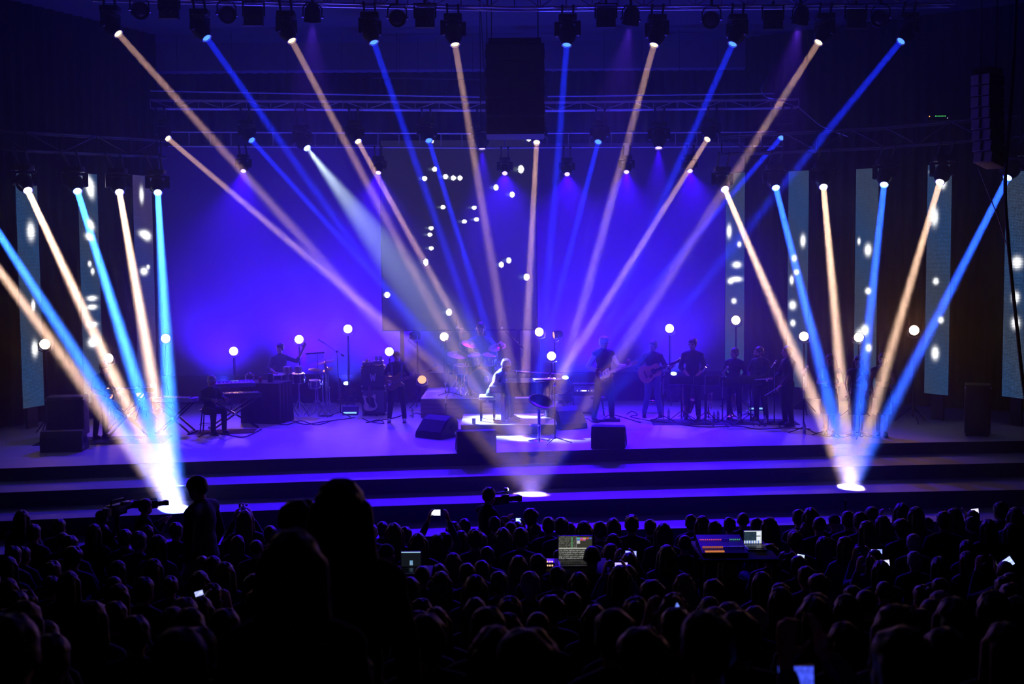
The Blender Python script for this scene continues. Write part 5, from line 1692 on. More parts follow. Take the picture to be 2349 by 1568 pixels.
mic_stand('boom stand over the bar chimes and small cymbals', g, A(732, 779, g.y), 'microphone held over the percussion from a boom', True, joint=A(773, 806, g.y), mdir=(-.8, 0, .5), lit=True)
# ---------------------------------------------------------------- horn section furniture
def sax(label, px, py_, foot, k=1., y=None):
    g = G(px, foot)
    t = thing('saxophone', label, 'saxophone', g, rz=.2, sc=k)
    B_ = BRASS
    MB().tube([(0, 0, .86), (.01, .0, .90), (.05, 0, .92), (.09, 0, .90)], [.012, .012, .011, .009], 8).build('neck', B_, t)
    MB().tube([(.09, 0, .90), (.13, 0, .885)], [.012, .008], 8).build('mouthpiece', BLKP, t)
    pts = [(0, 0, .87), (-.01, 0, .6), (-.02, 0, .3), (-.01, 0, .2), (.04, 0, .14), (.10, 0, .17), (.13, 0, .26), (.14, -.02, .36), (.15, -.05, .46)]
    MB().tube(pts, [.014, .02, .028, .031, .034, .038, .045, .058, .09], 14).build('body_tube', B_, t)
    MB().torus((.152, -.056, .475), (.1, -.4, 1), .09, .006, 18, 5).build('bell_rim', B_, t)
    for i in range(9):
        MB().cyl((-.005, -.02, .76 - i * .055), (-.005, -.042, .76 - i * .055), .016 + i * .001, n=9).build('key_cup', CHROME, t)
    MB().cyl((.03, 0, .02), (.03, 0, .16), .012, n=6).build('stand_post', BLK, t)
    for q_ in range(3):
        MB().cyl((.03 + .2 * math.cos(q_ * 2.1), .2 * math.sin(q_ * 2.1), .01), (.03, 0, .12), .009, n=6).build('stand_leg', BLK, t)
    return t
sax('brass saxophone standing upright before the tall horn player', 1573, 0, 962, .92)
sax('smaller alto saxophone on its stand beside the first one', 1566, 0, 957, .7)
def trumpet(label, px, foot, flare=.06, k=1., mat=BRASS):
    g = G(px, foot)
    t = thing('trumpet', label, 'trumpet', g, rz=.3, sc=k)
    MB().lathe((0, 0, .10), (0, 0, 1), [(0, flare), (.01, flare * .8), (.04, flare * .45), (.10, .018), (.2, .010), (.40, .008)], 16, caps=False).build('bell', mat, t)
    MB().tube([(0, 0, .50), (.02, 0, .54), (.06, 0, .54), (.08, 0, .50), (.08, 0, .24), (.06, 0, .20), (.04, 0, .24), (.04, 0, .44)], .007, 8).build('tubing', mat, t)
    for i in range(3):
        MB().cyl((.06, -.01, .30 + i * .032), (-.01, -.01, .30 + i * .032), .012, n=9).build('valve', CHROME, t)
    MB().cyl((.08, 0, .50), (.08, 0, .56), .006, .010, 8).build('mouthpiece', CHROME, t)
    MB().cyl((0, 0, .01), (0, 0, .14), .012, n=6).build('stand_post', BLK, t)
    for q_ in range(4):
        MB().cyl((.14 * math.cos(q_ * 1.57), .14 * math.sin(q_ * 1.57), .008), (0, 0, .05), .008, n=6).build('stand_leg', BLK, t)
    return t
trumpet('brass trumpet upright on a floor stand behind the first microphone stand', 1625, 960)
trumpet('shiny flugelhorn upright on a floor stand by the second horn player\'s legs', 1679, 966, .085, 1.05)
trumpet('silver horn with a white bell propped beside the third music stand', 1716, 952, .07, 1.0, CHROME)
for lab, px, fy, ty, wd, sh, hg in (('wide music stand with black desk before the acoustic guitarist\'s side', 1563, 968, 862, .50, False, .17), ('wide music stand with a white sheet before the tall horn player', 1620, 970, 862, .52, True, .19), ('tilted music stand before the second horn player', 1677, 972, 864, .46, False, .2), ('music stand with an open sheet before the bearded horn player', 1722, 975, 861, .46, True, .18)):
    g = G(px, fy)
    music_stand(lab, g, A(px, ty, g.y).z, wd, rnd.uniform(-.15, .15), .3, sh, hg)
for lab, ml, px, fy, tx, ty, bm in (
        ('straight microphone stand between the first two horn players', 'microphone between the first two horn players', 1617, 973, 1622, 838, False),
        ('boom microphone stand leaning before the second horn player', 'microphone before the chest of the second horn player', 1657, 976, 1669, 842, True),
        ('microphone stand between the bearded player and the one in profile', 'microphone before the horn player in profile', 1776, 978, 1780, 828, False),
        ('microphone stand beside the horn player in profile, lamp side', 'microphone beside the lamp stand of the horn players', 1843, 992, 1852, 841, False),
        ('microphone stand before the singer nearest the horns', 'microphone before the singer nearest the horns', 1900, 998, 1915, 852, False),
        ('microphone stand before the middle singer', 'microphone before the middle singer', 1971, 1003, 1976, 858, False),
        ('leaning microphone stand before the acoustic guitarist', 'microphone at the acoustic guitar', 1521, 965, 1533, 840, True)):
    g = G(px, fy)
    tp = A(tx, ty, g.y - .02)
    if bm:
        mic_stand(lab, g, tp, ml, True, joint=(g.x, g.y, tp.z - .22), mdir=(.5, .1, .6), lit=True)
    else:
        mic_stand(lab, g, tp, ml, False, mdir=(.45, -.2, .7), lit=True)
# ---------------------------------------------------------------- small things on the floor
def bottle(label, px, py_, cap=(.1, .2, .6)):
    g = G(px, py_)
    t = thing('water_bottle', label, 'bottle', g, group='water bottles on the floor')
    MB().lathe((0, 0, 0), (0, 0, 1), [(0, .028), (.01, .033), (.08, .031), (.15, .033), (.185, .018), (.205, .013)], 12).build('body', GLASSM, t)
    MB().cyl((0, 0, .203), (0, 0, .225), .014, n=10).build('cap', M('blue_cap', cap, .5), t)
    MB().lathe((0, 0, .07), (0, 0, 1), [(0, .0335), (.06, .0335)], 12, caps=False).build('paper_label', PAPER, t)
for lab, px, py_ in (('water bottle beside the bass player\'s foot', 946, 957), ('water bottle by the acoustic guitarist\'s microphone stand', 1534, 960), ('water bottle at the feet of the tall horn player, nearer one', 1638, 968), ('water bottle just behind the nearer one by the tall horn player', 1647, 964), ('water bottle between the second and third horn players', 1696, 972), ('water bottle under the third music stand\'s edge', 1755, 977), ('water bottle at the foot of the lamp beside the horns', 1845, 994), ('water bottle near the singers\' first microphone stand', 1890, 997), ('water bottle between the singers', 1958, 1002)):
    bottle(lab, px, py_)
for i, (px, py_, w_, l_, lab) in enumerate(((1487, 963, .34, .22, 'white set list on the floor before the acoustic guitarist'), (1781, 981, .26, .18, 'white set list behind the profile horn player\'s microphone'), (1820, 987, .26, .18, 'white set list by the lamp stand of the horns'), (1928, 998, .28, .2, 'white set list among the singers\' feet'), (963, 897, .30, .2, 'white sheet on the corner of the drum riser'), (982, 908, .30, .12, 'second white sheet on the front edge of the drum riser'))):
    z = RZ if 'riser' in lab else 0
    g = G(px, py_, z)
    if z:
        g.x = max(g.x, rx0 + .2)
        g.y = max(g.y, riser_y0 + .12)
    tag(MB().box(g + V((0, 0, .003)), (w_, l_, .004), Matrix.Rotation(rnd.uniform(-.3, .3), 3, 'Z')).build('set_list', PAPER, smooth=False), lab, 'paper', 'set lists')
def rug(label, px, py_, w_, d_, mat, yaw=0.):
    g = G(px, py_)
    return tag(MB().box(g + V((0, 0, .005)), (w_, d_, .010), Matrix.Rotation(yaw, 3, 'Z'), bev=.003).build('rug', mat), label, 'rug')
rug('dark rug under the standing keyboard player', 240, 1010, 2.4, 1.0, M('dark_rug', (.02, .015, .02), .95, bump=.4, scale=60), .1)
rug('tan rug under the two-tier keyboard stand', 510, 990, 1.3, .6, M('tan_rug', (.16, .09, .04), .95, bump=.4, scale=60), .1)
rug('dark rug under the horn players\' stands', 1660, 968, 3.0, .9, M('violet_rug', (.05, .04, .07), .95, bump=.4, scale=60), -.05)
cb = [('coiled cable at the bass player\'s feet', [(832, 960), (850, 968), (880, 972), (870, 964), (840, 970), (900, 960), (925, 952)]),
      ('cable running along the foot of the drum riser', [(940, 955), (955, 948), (975, 954), (1000, 957), (1040, 955)]),
      ('cable looping from the electric guitarist\'s pedals', [(1330, 968), (1345, 960), (1360, 968), (1376, 966), (1400, 952), (1430, 958), (1470, 970)]),
      ('tangled cable before the acoustic guitarist', [(1438, 950), (1450, 944), (1462, 952), (1446, 956), (1470, 962), (1510, 968), (1560, 972)]),
      ('long cable trailing under the horn players\' stands', [(1560, 975), (1620, 980), (1690, 978), (1740, 985), (1800, 982), (1860, 985)]),
      ('cable by the stand of the percussion player', [(640, 972), (670, 966), (700, 974), (740, 968), (790, 962), (815, 958)]),
      ('second cable among the percussion stands', [(620, 968), (655, 975), (690, 966), (725, 975), (760, 966)]),
      ('cable under the seated keyboard player\'s stand', [(455, 1002), (480, 994), (520, 998), (560, 1003), (600, 985)]),
      ('cable at the dark keyboard player\'s feet', [(190, 1012), (220, 1004), (250, 1012), (290, 1006), (330, 1010)]),
      ('thin cable from the wedge at the stage lip', [(1045, 1030), (1055, 1024), (1070, 1030), (1060, 1036)]),
      ('cable at the singers\' microphone stands', [(1880, 998), (1920, 1004), (1970, 1000), (2020, 1006)])]
for lab, pts in cb:
    cable(lab, [G(x, y) + V((0, 0, .012)) for x, y in pts], .010, RUBBER, 'cables on the stage floor')

# ================================================================ audience
KINDS = [('short dark hair', 'short', HAIRD, DKJ), ('long dark hair', 'long', HAIRD, BLKSH), ('brown bobbed hair', 'bob', HAIRB, NAVY), ('curly hair', 'curly', HAIRB, BLKSH), ('close-cropped hair', 'crop', HAIRD, DKT),
         ('hair in a bun', 'bun', HAIRB, DKJ), ('blond hair', 'bob', HAIRY, DKJ), ('auburn hair', 'long', HAIRR, BLKSH), ('grey hair', 'short', HAIRG, DKJ), ('a flat cap', 'cap', M('dark_cap', (.03, .03, .05), .9), DKJ)]
TGT = {}
def aud_variant(ki, arms='down'):
    key = (ki, arms)
    if key in TGT:
        return TGT[key]
    nm, hk, hm, cl = KINDS[ki]
    J = joints(True)
    if arms == 'phone':
        J.update(elR=V((-.26, -.22, .86)), elL=V((.26, -.22, .86)), wrR=V((-.11, -.40, 1.14)), wrL=V((.11, -.40, 1.14)))
    if arms == 'overhead':
        J.update(elR=V((-.27, -.12, 1.18)), elL=V((.27, -.12, 1.18)), wrR=V((-.13, -.22, 1.48)), wrL=V((.13, -.22, 1.48)))
    R = Matrix.Identity(3)
    b, c, h = MB(), MB(), MB()
    torso(b, J)
    torso(c, J, .014)
    for s in 'RL':
        arm(b, J, s)
        leg(b, J, s)
        arm(c, J, s, .013, t1=1.85)
        leg(c, J, s, .014)
        a = J['an' + s]
        b.cap(a, a + V((0, -.14, -.055)), .04, .034)
        sd = 1 if s == 'R' else -1
        up_ = arms != 'down'
        add_hand(b, J['wr' + s], V((sd * .15, -.1, 1)) if up_ else V((sd * .5, -.8, -.1)), V((sd * .8, -.3, 0)) if up_ else V((0, 0, -1)), sd, .5, up_)
    head_parts(b, J, R, False)
    if hk != 'crop':
        hair_mesh(h, J, R, hk)
    else:
        h.sph(J['hed'] + V((0, .026, .034)), (.085, .102, .094), 14, 10)
    T = ([], [], [])
    job(b, .017 if arms == 'down' else .012, 2, SKIN, T[0])
    job(c, .02, 2, cl, T[1])
    job(h, .012, 1, hm, T[2])
    TGT[key] = T
    return T
def head_depth(ytop):
    lo, hi = 3.0, 16.4
    for _ in range(40):
        md = (lo + hi) / 2
        y = pix((0, md, zhead(md)))[1]
        if y > ytop:
            lo = md
        else:
            hi = md
    return (lo + hi) / 2
PLACED = []
AUTO = []
def aud(px, ytop, ki, arms='down', label=None, d=None, turn=None, group='audience seen from behind'):
    d = d or head_depth(ytop)
    for o_ in (0, -.5, .45, -.95, -1.4):
        x = A(px, ytop, min(d + o_, 16.5)).x
        if all(abs(x - q[0]) > .40 or abs(min(d + o_, 16.5) - q[1]) > .44 for q in PLACED):
            d = min(d + o_, 16.5)
            break
    x = A(px, ytop, d).x
    T = aud_variant(ki, arms)
    zt = A(px, ytop, d).z
    z0 = zfloor(d)
    sc = max(.86, min(1.08, (zt - z0) / 1.315))
    # keep the seat height and feet on the raked floor
    root = empty_mesh('person')
    yaw = math.pi + (turn if turn is not None else rnd.uniform(-.25, .25)) + x * .02
    root.matrix_basis = Matrix.LocRotScale(V((x, d, z0)), Euler((0, 0, yaw)), V((sc,) * 3))
    WM[root.name] = root.matrix_basis.copy()
    if label is None:
        zone = 'front rows' if d > 13 else ('middle rows' if d > 8.2 else 'rear rows')
        near = [(120, 'at the keyboard-side edge'), (330, 'near the tripod camera'), (560, 'near the broad standing man'), (900, 'around the near silhouettes'), (1090, 'near the third laptop'), (1250, 'below the central pool'), (1400, 'near the large laptop'), (1580, 'near the paired phones'), (1780, 'near the mixing console'), (1980, 'below the singers\' pool'), (2150, 'near the stacked phones'), (9999, 'at the far edge')]
        side = next(n for q, n in near if px < q)
        label = f'listener with {KINDS[ki][0]}, {zone}, {side}'
        AUTO.append((label, px, root))
    tag(root, label, 'person', group)
    T[0].append(root)
    for k, n in ((1, 'jacket'), (2, 'hair' if KINDS[ki][1] != 'cap' else 'cap')):
        T[k].append(empty_mesh(n, root))
    PLACED.append((x, d, px, ytop))
    return root
SKYLINE = [(1135, 1188, 0), (1171, 1198, 4), (1229, 1201, 4), (1259, 1190, 0), (1288, 1191, 0), (1307, 1202, 2), (1340, 1192, 2), (1377, 1200, 0), (1407, 1192, 1), (1449, 1185, 5), (1492, 1195, 0), (1522, 1204, 1), (1586, 1184, 0), (1612, 1187, 2), (1640, 1199, 0), (1674, 1190, 0), (1705, 1177, 4), (1737, 1192, 0), (1766, 1173, 2), (1833, 1172, 0), (1860, 1166, 1), (1880, 1187, 4), (1915, 1183, 9), (1947, 1176, 0), (1975, 1166, 0), (2000, 1163, 4), (2026, 1186, 2), (2069, 1158, 1), (2102, 1160, 2), (2128, 1190, 0), (2167, 1150, 0), (2190, 1170, 2), (2230, 1188, 0), (2269, 1195, 1), (2297, 1151, 0), (2330, 1168, 2),
    (1154, 1215, 1), (1195, 1215, 0), (1407, 1229, 2), (1571, 1229, 4), (1401, 1252, 2), (1530, 1255, 2), (1285, 1265, 0), (1189, 1279, 2), (1235, 1276, 0), (1118, 1258, 0), (1441, 1302, 1), (1498, 1343, 3), (1145, 1316, 0), (1216, 1317, 8), (1328, 1319, 1),
    (1890, 1235, 1), (1940, 1235, 2), (1824, 1221, 5), (1852, 1200, 2), (1990, 1199, 2), (2070, 1198, 3),
    (49, 1174, 2), (76, 1206, 0), (29, 1257, 0), (143, 1223, 4), (160, 1233, 0), (214, 1206, 1), (286, 1218, 0), (317, 1223, 0), (336, 1208, 2), (360, 1214, 2), (403, 1202, 0), (351, 1287, 2), (328, 1330, 0), (268, 1347, 7), (486, 1345, 2), (428, 1408, 1),
    (852, 1206, 8), (877, 1200, 0), (904, 1204, 7), (930, 1212, 0), (959, 1214, 1), (1040, 1200, 2), (1066, 1193, 0), (1090, 1205, 5), (885, 1238, 9), (1020, 1224, 0), (1057, 1221, 2), (1103, 1226, 0), (883, 1260, 0), (1039, 1273, 2), (1072, 1297, 0), (968, 1300, 4), (1106, 1290, 0), (1011, 1317, 1), (1090, 1326, 2), (941, 1330, 0), (981, 1422, 0), (620, 1210, 0), (655, 1222, 2)]
for px, yt, ki in SKYLINE:
    aud(px, yt, ki)
aud(1218, 1174, 3, label='audience member with a large curly head rising above the front rows')
aud(1358, 1251, 4, label='close-cropped person silhouetted before the large lit laptop')
aud(1570, 1322, 6, label='blond long-haired audience member caught in yellow light in the middle rows')
aud(1668, 1276, 6, label='audience member with a blond bob beside the red-lit mixing desk')
aud(463, 1281, 7, label='audience member with an auburn glow in the hair behind the standing man')
hold = aud(562, 1172, 7, 'phone', label='long-haired person rising behind the standing man, raising a camera', d=15.6, turn=.35)
# people filming with phones
SCRM = None
def phone_mat(i, col, st):
    m = EM(f'phone_picture_{i}', col, st * .55, var=.95, scale=60.)
    return m
def phone(label, p, w_, h_, yaw, tilt, i, col=(.35, .45, 1.), st=2.2, roll=0.):
    Mx = Matrix.Translation(p) @ Matrix.Rotation(yaw, 4, 'Z') @ Matrix.Rotation(tilt, 4, 'X') @ Matrix.Rotation(roll, 4, 'Y')
    t = thing('mobile_phone', label, 'phone', mat=Mx, group='lit phones held up in the audience')
    MB().box((0, 0, 0), (w_, .010, h_), bev=.003).build('case', BLKP, t)
    MB().box((0, -.0056, 0), (w_ * .90, .002, h_ * .9)).build('screen', phone_mat(i, col, st), t, smooth=False)
    MB().sph((w_ * .38, .006, h_ * .3), (.006, .004, .006), 8, 6).build('camera_lens', BLK, t)
    return t
PH = [(1000, 1175, 18, 12, 'overhead', 2, 'phone held high above the front rows with both hands', (.7, .75, 1), 3., 0.), (1189, 1198, 10, 18, 'phone', 0, 'upright phone glowing beside the curly head', (.4, .6, 1), 3., 0.),
      (1447, 1270, 31, 17, 'phone', 1, 'phone filming the stage, hand lit yellow, in the middle rows', (.3, .35, 1), 3., .05), (1425, 1298, 29, 17, 'phone', 2, 'phone glowing violet just below another one', (.5, .4, 1), 2.4, .0),
      (1836, 1279, 15, 14, 'phone', 0, 'small phone glow beneath the second laptop\'s side', (.6, .75, 1), 2., .2), (2011, 1267, 22, 14, 'phone', 2, 'upper phone of two stacked on the singers\' end', (.25, .35, 1), 2.6, 0.),
      (2026, 1291, 31, 15, 'phone', 1, 'lower brighter phone of two on the singers\' end', (.55, .55, 1), 3., -.08), (2310, 1291, 32, 24, 'phone', 4, 'large tilted phone at the far edge of the audience', (.4, .5, 1), 3., -.6),
      (2236, 1172, 15, 10, 'phone', 0, 'tiny phone glowing in the front rows at the singers\' end', (.7, .65, 1), 2.6, -.1), (457, 1360, 17, 10, 'phone', 2, 'small phone glowing behind a head on the keyboard side', (.4, .45, 1), 2.6, -.3),
      (1557, 1389, 13, 10, 'phone', 0, 'small blue phone glow before the blond long-haired person', (.15, .25, 1), 2.2, .3), (2064, 1176, 8, 10, 'phone', 4, 'faint blue phone inside the front rows near the singers', (.1, .2, .8), .8, 0.),
      (1825, 1552, 72, 44, 'phone', 2, 'nearest large blurred blue phone at the bottom edge', (.06, .10, 1), 1.6, 0.)]
for i, (px, py, w_, h_, arms, ki, lab, col, st, roll) in enumerate(PH):
    zl = 1.24 if arms == 'phone' else 1.58
    yl = -.43 if arms == 'phone' else -.245
    lo, hi = 2.8, 16.6
    for _ in range(40):
        md = (lo + hi) / 2
        y = pix((0, md - yl * .96, zfloor(md) + zl * .96))[1]
        if y > py:
            lo = md
        else:
            hi = md
    d = (lo + hi) / 2
    near = py > 1500
    if near:
        d = 3.75
    sc = .965
    pw = A(px, py, d - yl * sc * (.8 if near else 1))
    s_ = ppm(pw)
    zt = zfloor(d) + 1.315 * sc
    hx, hy = pix((pw.x, d, zt))
    if near:
        hx, hy = pix((pw.x + .27, d, zt))
    aud(hx if near else px + (3 if px < 1174 else -3), hy, ki, arms, 'audience member holding up the ' + lab.replace('phone held', 'phone raised'), d=d, turn=.68 if near else 0.)
    k = max(.8, min(1.5, .145 / (max(w_, h_) / s_)))
    phone(lab, pw, w_ / s_ * min(k, 1.25), h_ / s_ * min(k, 1.25), 0, -.1, i, col, st, roll)
# dark standing figures close to the camera and before the steps
def standing(label, px, top_y, d, J=None, yaw=math.pi, hair=HAIRD, hk='short', look=(0, 0), cl=DKT, zf=None, hands=None, group='people standing in the dark', vest=None):
    x = A(px, top_y, d).x
    z0 = zfloor(d) if zf is None else zf
    sc = (A(px, top_y, d).z - z0) / ((J or joints())['hed'].z + .125)
    return person(label, px, 0, 0, J or joints(), yaw, look, loc=(x, d, z0), scale=sc, top=cl, bottom=DKT, hair=hair, hkind=hk, fine=False, group=group, hands=hands, vest=vest, toes=((0, -1, 0), (0, -1, 0)))
standing('near black silhouette of a standing person with hair to the neck', 780, 1110, 4.4, hk='bob')
standing('nearest wide black silhouette with long hair beside the taller one', 668, 1230, 3.35, hk='long')
standing('dim standing figure with a round head half hidden by the near silhouettes', 688, 1166, 6.2, hk='curly')
PLACED += [(A(780, 1300, 4.4).x, 4.4, 780, 1110), (A(668, 1300, 3.35).x, 3.35, 668, 1230), (A(688, 1200, 6.2).x, 6.2, 688, 1166)]
standing('broad standing man in a coat, head bowed in profile, beside the bright pool', 466, 1094, 14.3, lean(joints(shR=(-.20, .01, 1.385), shL=(.20, .01, 1.385), elR=(-.31, .0, 1.12), elL=(.31, .0, 1.12)), .08), yaw=-1.85, look=(.15, .35), hk='crop', vest=DKJ)
op = standing('crouching camera operator with a lit video camera before the steps', 1112, 1121, 16.6, lean(joints(elR=(-.22, -.16, 1.16), elL=(.24, -.18, 1.14), wrR=(-.08, -.36, 1.24), wrL=(.10, -.34, 1.2)), .1), yaw=2.2, hk='short', look=(0, .1))
op2 = standing('camera operator with headphones aiming a small camera at the stage', 322, 1146, 16.2, lean(joints(elR=(-.24, -.14, 1.18), elL=(.24, -.14, 1.18), wrR=(-.10, -.34, 1.34), wrL=(.10, -.34, 1.32)), .1), yaw=2.3, hk='crop', look=(0, .0))
op3 = standing('camera operator bent behind the large video camera on its tripod', 225, 1172, 15.9, lean(joints(wrR=(-.10, -.36, 1.2), wrL=(.12, -.34, 1.18), elR=(-.24, -.12, 1.14), elL=(.25, -.12, 1.14)), .1), yaw=2.6, hk='crop')
def video_camera(label, Mx, k=1., lit=False, tripod=0.):
    t = thing('video_camera', label, 'video camera', mat=Mx @ Matrix.Scale(k, 4))
    MB().box((0, 0, 0), (.12, .32, .16), bev=.02).build('body', BLKP, t)
    MB().lathe((0, -.16, .01), (0, -1, 0), [(0, .05), (.05, .055), (.12, .05), (.16, .06), (.17, .055), (.15, .045)], 16, caps=False).build('lens', BLKP, t)
    MB().box((0, -.37, .01), (.15, .08, .11), bev=.006).build('matte_box', BLKM, t)
    MB().tube([(0, .12, .08), (0, .10, .14), (0, -.14, .14), (0, -.16, .08)], .014, 6).build('top_handle', BLK, t)
    MB().box((-.10, -.06, .09), (.06, .14, .05), bev=.008).build('viewfinder', BLKP, t)
    MB().box((0, .20, .0), (.10, .09, .12), bev=.01).build('battery', M('grey_battery', (.25, .25, .27), .5), t)
    if lit:
        MB().box((0, -.12, .19), (.09, .05, .06), bev=.006).build('lamp_housing', BLKP, t)
        MB().sph((0, -.15, .19), (.035, .02, .028), 10, 8).build('lamp_lens', EM('camera_lamp', (.75, .95, 1), 18.), t)
    if tripod:
        MB().cyl((0, 0, -.08), (0, 0, -.22), .04, n=10).build('fluid_head', BLK, t)
        for q in range(3):
            MB().cyl((0, 0, -.20), (.45 * math.cos(q * 2.1 + .4), .45 * math.sin(q * 2.1 + .4), -tripod / k), .02, n=8).build('tripod_leg', BLK, t)
        MB().cyl((.02, .1, -.14), (.10, .50, -.25), .011, n=6).build('pan_handle', BLK, t)
    return t
pc = A(1147, 1147, 17.0)
video_camera('shoulder video camera with a bright small lamp before the centre steps', Matrix.Translation(pc) @ Matrix.Rotation(2.0, 4, 'Z'), .8, True)
pc = A(345, 1158, 16.6)
video_camera('small hand-held camera of the operator with headphones', Matrix.Translation(pc) @ Matrix.Rotation(2.2, 4, 'Z'), .62)
pc = A(268, 1168, 15.9)
video_camera('large pale-sided video camera on a tripod at the keyboard end', Matrix.Translation(pc) @ Matrix.Rotation(2.75, 4, 'Z'), .95, False, pc.z - zfloor(15.9))
pc = at_person(hold, (0, -.47, 1.27))
video_camera('compact camera raised beside the broad standing man', Matrix.Translation(pc) @ Matrix.Rotation(math.pi + .35, 4, 'Z'), .5)
# thin stand rising before the bright pool on the singers' end
g = V((A(1939, 1190, 16.9).x, 16.9, zfloor(16.9)))
mic_stand('thin dark pole stand rising among the heads before the bright pool', g, A(1938, 1126, 16.9), None, False)
# ---------------------------------------------------------------- control desks with laptops
def laptop(label, px0, px1, ytop, ybot, d, colour, nx=48, nz=32, st=1., desk_to=None, back=-.12):
    a, b = A(px0, ybot, d), A(px1, ybot, d)
    w_ = b.x - a.x
    h_ = A((px0 + px1) / 2, ytop, d).z - a.z
    c = V(((a.x + b.x) / 2, d, a.z))
    t = thing('laptop', label, 'laptop', c, group='laptops on the control desks')
    MB().box(c + V((0, -.13, -.012)), (w_ + .02, .27, .018), bev=.004).build('keyboard_base', M('laptop_alu', (.4, .4, .42), .4, .8), t, world=True)
    MB().box(c + V((0, .010, h_ / 2)), (w_ + .02, .010, h_ + .02), bev=.003).build('lid', M('laptop_alu', (.4, .4, .42), .4, .8), t, world=True)
    k = MB()
    for i in range(12):
        for j in range(4):
            k.box(c + V(((i - 5.5) * w_ / 13, -.20 + j * .035, .0)), (w_ / 15, .026, .008))
    k.build('keys', BLKP, t, world=True, smooth=False)['kind'] = 'stuff'
    nz = max(4, int(nx * h_ / w_))
    led_face('screen', attr_emit('laptop_screen_' + str(int(px0)), 1, st, dots=False), t, V((a.x, d + .003, a.z + .005)), V((1, 0, 0)), nx, nz, w_ / nx, lambda u, z: colour(u / w_, z / h_))
    return t
def lc1(u, z):
    c = [.045, .045, .035]
    if z > .48:
        if u < .53:
            if int(z * 46) % 4 == 0:
                c = [.26, .26, .24] if rnd.random() > .3 else c
            if abs(u - .40) < .014:
                c = [.1, .6, .2]
        else:
            cols = [(.1, .55, .45), (.55, .1, .5), (.6, .5, .1), (.6, .1, .08), (.08, .12, .6)]
            r_ = int((1 - z) / .52 * 8)
            k_ = int((u - .55) / .09)
            if abs(u - .54) < .012:
                c = [.25, .25, .25]
            elif r_ == 1 and k_ < 5:
                c = cols[k_ % 5]
            elif r_ == 2 and k_ < 3:
                c = [(.08, .12, .6), (.6, .1, .08), (.55, .1, .5)][k_]
            elif r_ in (3, 4) and k_ == 0:
                c = [.6, .6, .6]
    elif z > .45:
        c = [.5, .5, .45]
    else:
        if int(z * 46) % 4 == 0 and rnd.random() > .25:
            c = [.4, .42, .4]
        elif rnd.random() > .8:
            c = [.2, .2, .2]
    return c
laptop('large lit laptop showing rows of tracks and coloured chips in the middle of the audience', 1282, 1358, 1230, 1283, 12.9, lc1, 64, 44, .8)
def lc2(u, z):
    if z > .93 or u > .94:
        return [.55, .6, .65]
    if z < .22:
        return [.12, .2, .55] if int(u * 14) % 2 else [.6, .65, .7]
    if u > .70:
        return [.75, .8, .85] if not .55 < z < .62 else [.1, .1, .12]
    return [.015, .03, .05] if rnd.random() > .08 else [.06, .09, .12]
laptop('second laptop with a dark window and white panel beside the red-lit desk', 1707, 1747, 1218, 1247, 13.6, lc2, 48, 34, 1.1)
def lc3(u, z):
    if z > .93:
        return [.35, .6, .85]
    if .44 < u < .58 and .1 < z < .4:
        return [.1, .3, .55] if rnd.random() > .4 else [.3, .4, .5]
    return [.006, .008, .012]
laptop('third dim laptop with a bright top line near the keyboard side of the centre', 921, 965, 1266, 1300, 12.6, lc3, 44, 34, 1.)
def desk(label, px0, px1, py, d, dp=.7, name='control_desk'):
    a, b = A(px0, py, d), A(px1, py, d)
    z = a.z - .022
    zf = zfloor(d)
    t = thing(name, label, 'table', ((a.x + b.x) / 2, d - .2, zf))
    MB().box(((a.x + b.x) / 2, d - .2, z - .02), (b.x - a.x, dp, .04), bev=.006).build('table_top', BLKM, t, world=True)
    for sx in (a.x + .05, b.x - .05):
        for sy_ in (d - .2 - dp * .42, d - .2 + dp * .42):
            MB().box((sx, sy_, (z - .04 + zf) / 2), (.05, .05, z - .04 - zf + .02)).build('leg', BLK, t, world=True, smooth=False)
    return z
desk('dark control desk under the large lit laptop', 1250, 1392, 1283, 12.9)
desk('dark control desk under the third dim laptop', 890, 992, 1300, 12.6)
zd = desk('dark control desk under the second laptop and mixing console', 1592, 1760, 1247, 13.6, .9)
ca, cb_ = A(1600, 1262, 13.45), A(1702, 1262, 13.45)
t = thing('mixing_console', 'mixing console with a row of red and orange lights', 'mixing console', ((ca.x + cb_.x) / 2, 13.35, zd))
wc = cb_.x - ca.x
MB().prism([(-.25, 0), (.25, 0), (.25, .13), (-.25, .04)], -wc / 2, wc / 2, lambda u, v, w_: (w_, u, v)).build('case', BLKP, t, smooth=False)
fz = lambda y: .04 + (y + .25) * .18
for i in range(22):
    x = -wc / 2 + .03 + i * (wc - .06) / 21
    MB().box((x, -.12, fz(-.12) + .01), (.014, .03, .014)).build('fader', EM('fader_orange', (1, .25, .06), .35) if i < 11 else BLKP, t, smooth=False)
    MB().sph((x, .10, fz(.10) + .006), .006, 6, 4).build('indicator', EM('led_red', (1, .12, .05), 1.) if i < 12 else (EM('led_green', (.15, .9, .15), .7) if i > 15 else BLKP), t)
MB().box((-wc * .22, -.22, fz(-.22) + .004), (wc * .42, .03, .012)).build('lit_meter_bridge', EM('meter_orange', (1, .3, .10), .6), t, smooth=False)
a_ = A(1256, 1288, 12.6)
t = thing('small_console', 'small console with warm-lit buttons beside the large laptop', 'mixing console', (a_.x, 12.7, A(1256, 1283, 12.9).z - .022))
MB().box((0, 0, .03), (.16, .2, .06), bev=.008).build('case', BLKP, t)
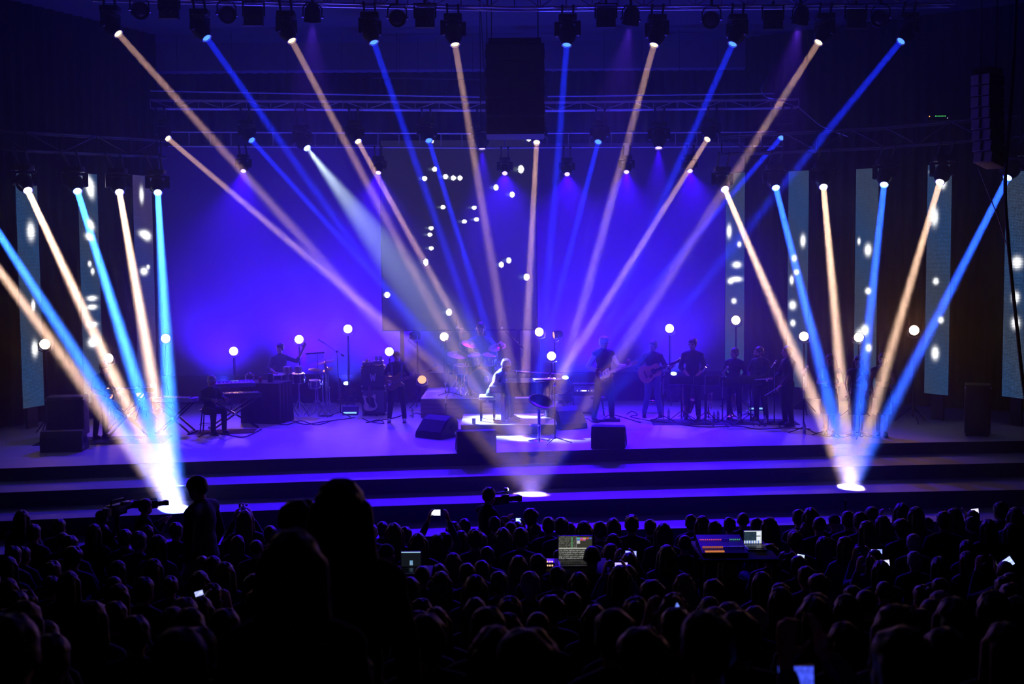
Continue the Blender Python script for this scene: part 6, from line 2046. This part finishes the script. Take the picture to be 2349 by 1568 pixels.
for i in range(5):
    for j in range(2):
        MB().box(((i - 2) * .026, -.104 + j * .05, .035 + j * .028), (.016, .014, .014)).build('button', EM('button_warm', (1, .55, .3), 1.3), t, smooth=False)
# ---------------------------------------------------------------- the rest of the rows
rows = [16.2, 15.3, 14.4, 13.5, 12.6, 11.7, 10.8, 9.9, 9.05, 8.2, 7.4, 6.6, 5.85, 5.1, 4.4, 3.75]
KEEP = [(1270, 1225, 1372, 1262), (1698, 1212, 1752, 1222), (915, 1260, 970, 1285), (1600, 1258, 1690, 1266), (420, 1090, 540, 1150), (1420, 1255, 1470, 1285), (1995, 1255, 2045, 1280), (2290, 1268, 2335, 1290), (1820, 1266, 1850, 1275), (1770, 1525, 1890, 1568), (1640, 1270, 1700, 1300), (1530, 1310, 1610, 1330)]
nfill = 0
for ri, d in enumerate(rows):
    half = d * (IMW / 2 + 40) / FPX
    x = -half + rnd.uniform(0, .4)
    while x < half:
        dd = d + rnd.uniform(-.12, .12)
        zt = zhead(dd) + rnd.uniform(-.09, .06)
        hx, hy = pix((x, dd, zt))
        ok = all(abs(x - q[0]) > .40 or abs(dd - q[1]) > .42 for q in PLACED)
        s_ = FPX / d
        for k0, k1, k2, k3 in KEEP:
            if k0 - .12 * s_ < hx < k2 + .12 * s_ and hy < k3 and hy > k1 - 60:
                ok = False
        if ri < 2 and hy < 1186:
            ok = False
        if d < 5.0 and 1735 < hx < 2120:
            ok = False
        if d < 6.5 and 560 < hx < 880:
            ok = ok and hy > 1440
        if ok and nfill < 170:
            aud(hx, hy, rnd.choice([0, 0, 1, 1, 2, 2, 4, 5, 3, 8, 0, 7]), d=dd)
            nfill += 1
        x += rnd.uniform(.52, .66)

# neighbours that nothing else tells apart are named by their place
same = {}
for lab, px, o in AUTO:
    same.setdefault(lab, []).append((px, o))
for lab, q in same.items():
    if len(q) > 1:
        q.sort(key=lambda k: k[0])
        for i, (px, o) in enumerate(q):
            o['label'] = lab + (', ' + ('the left one', 'the right one')[i] if len(q) == 2 else f', {ORD[i]} from left')
run_jobs()
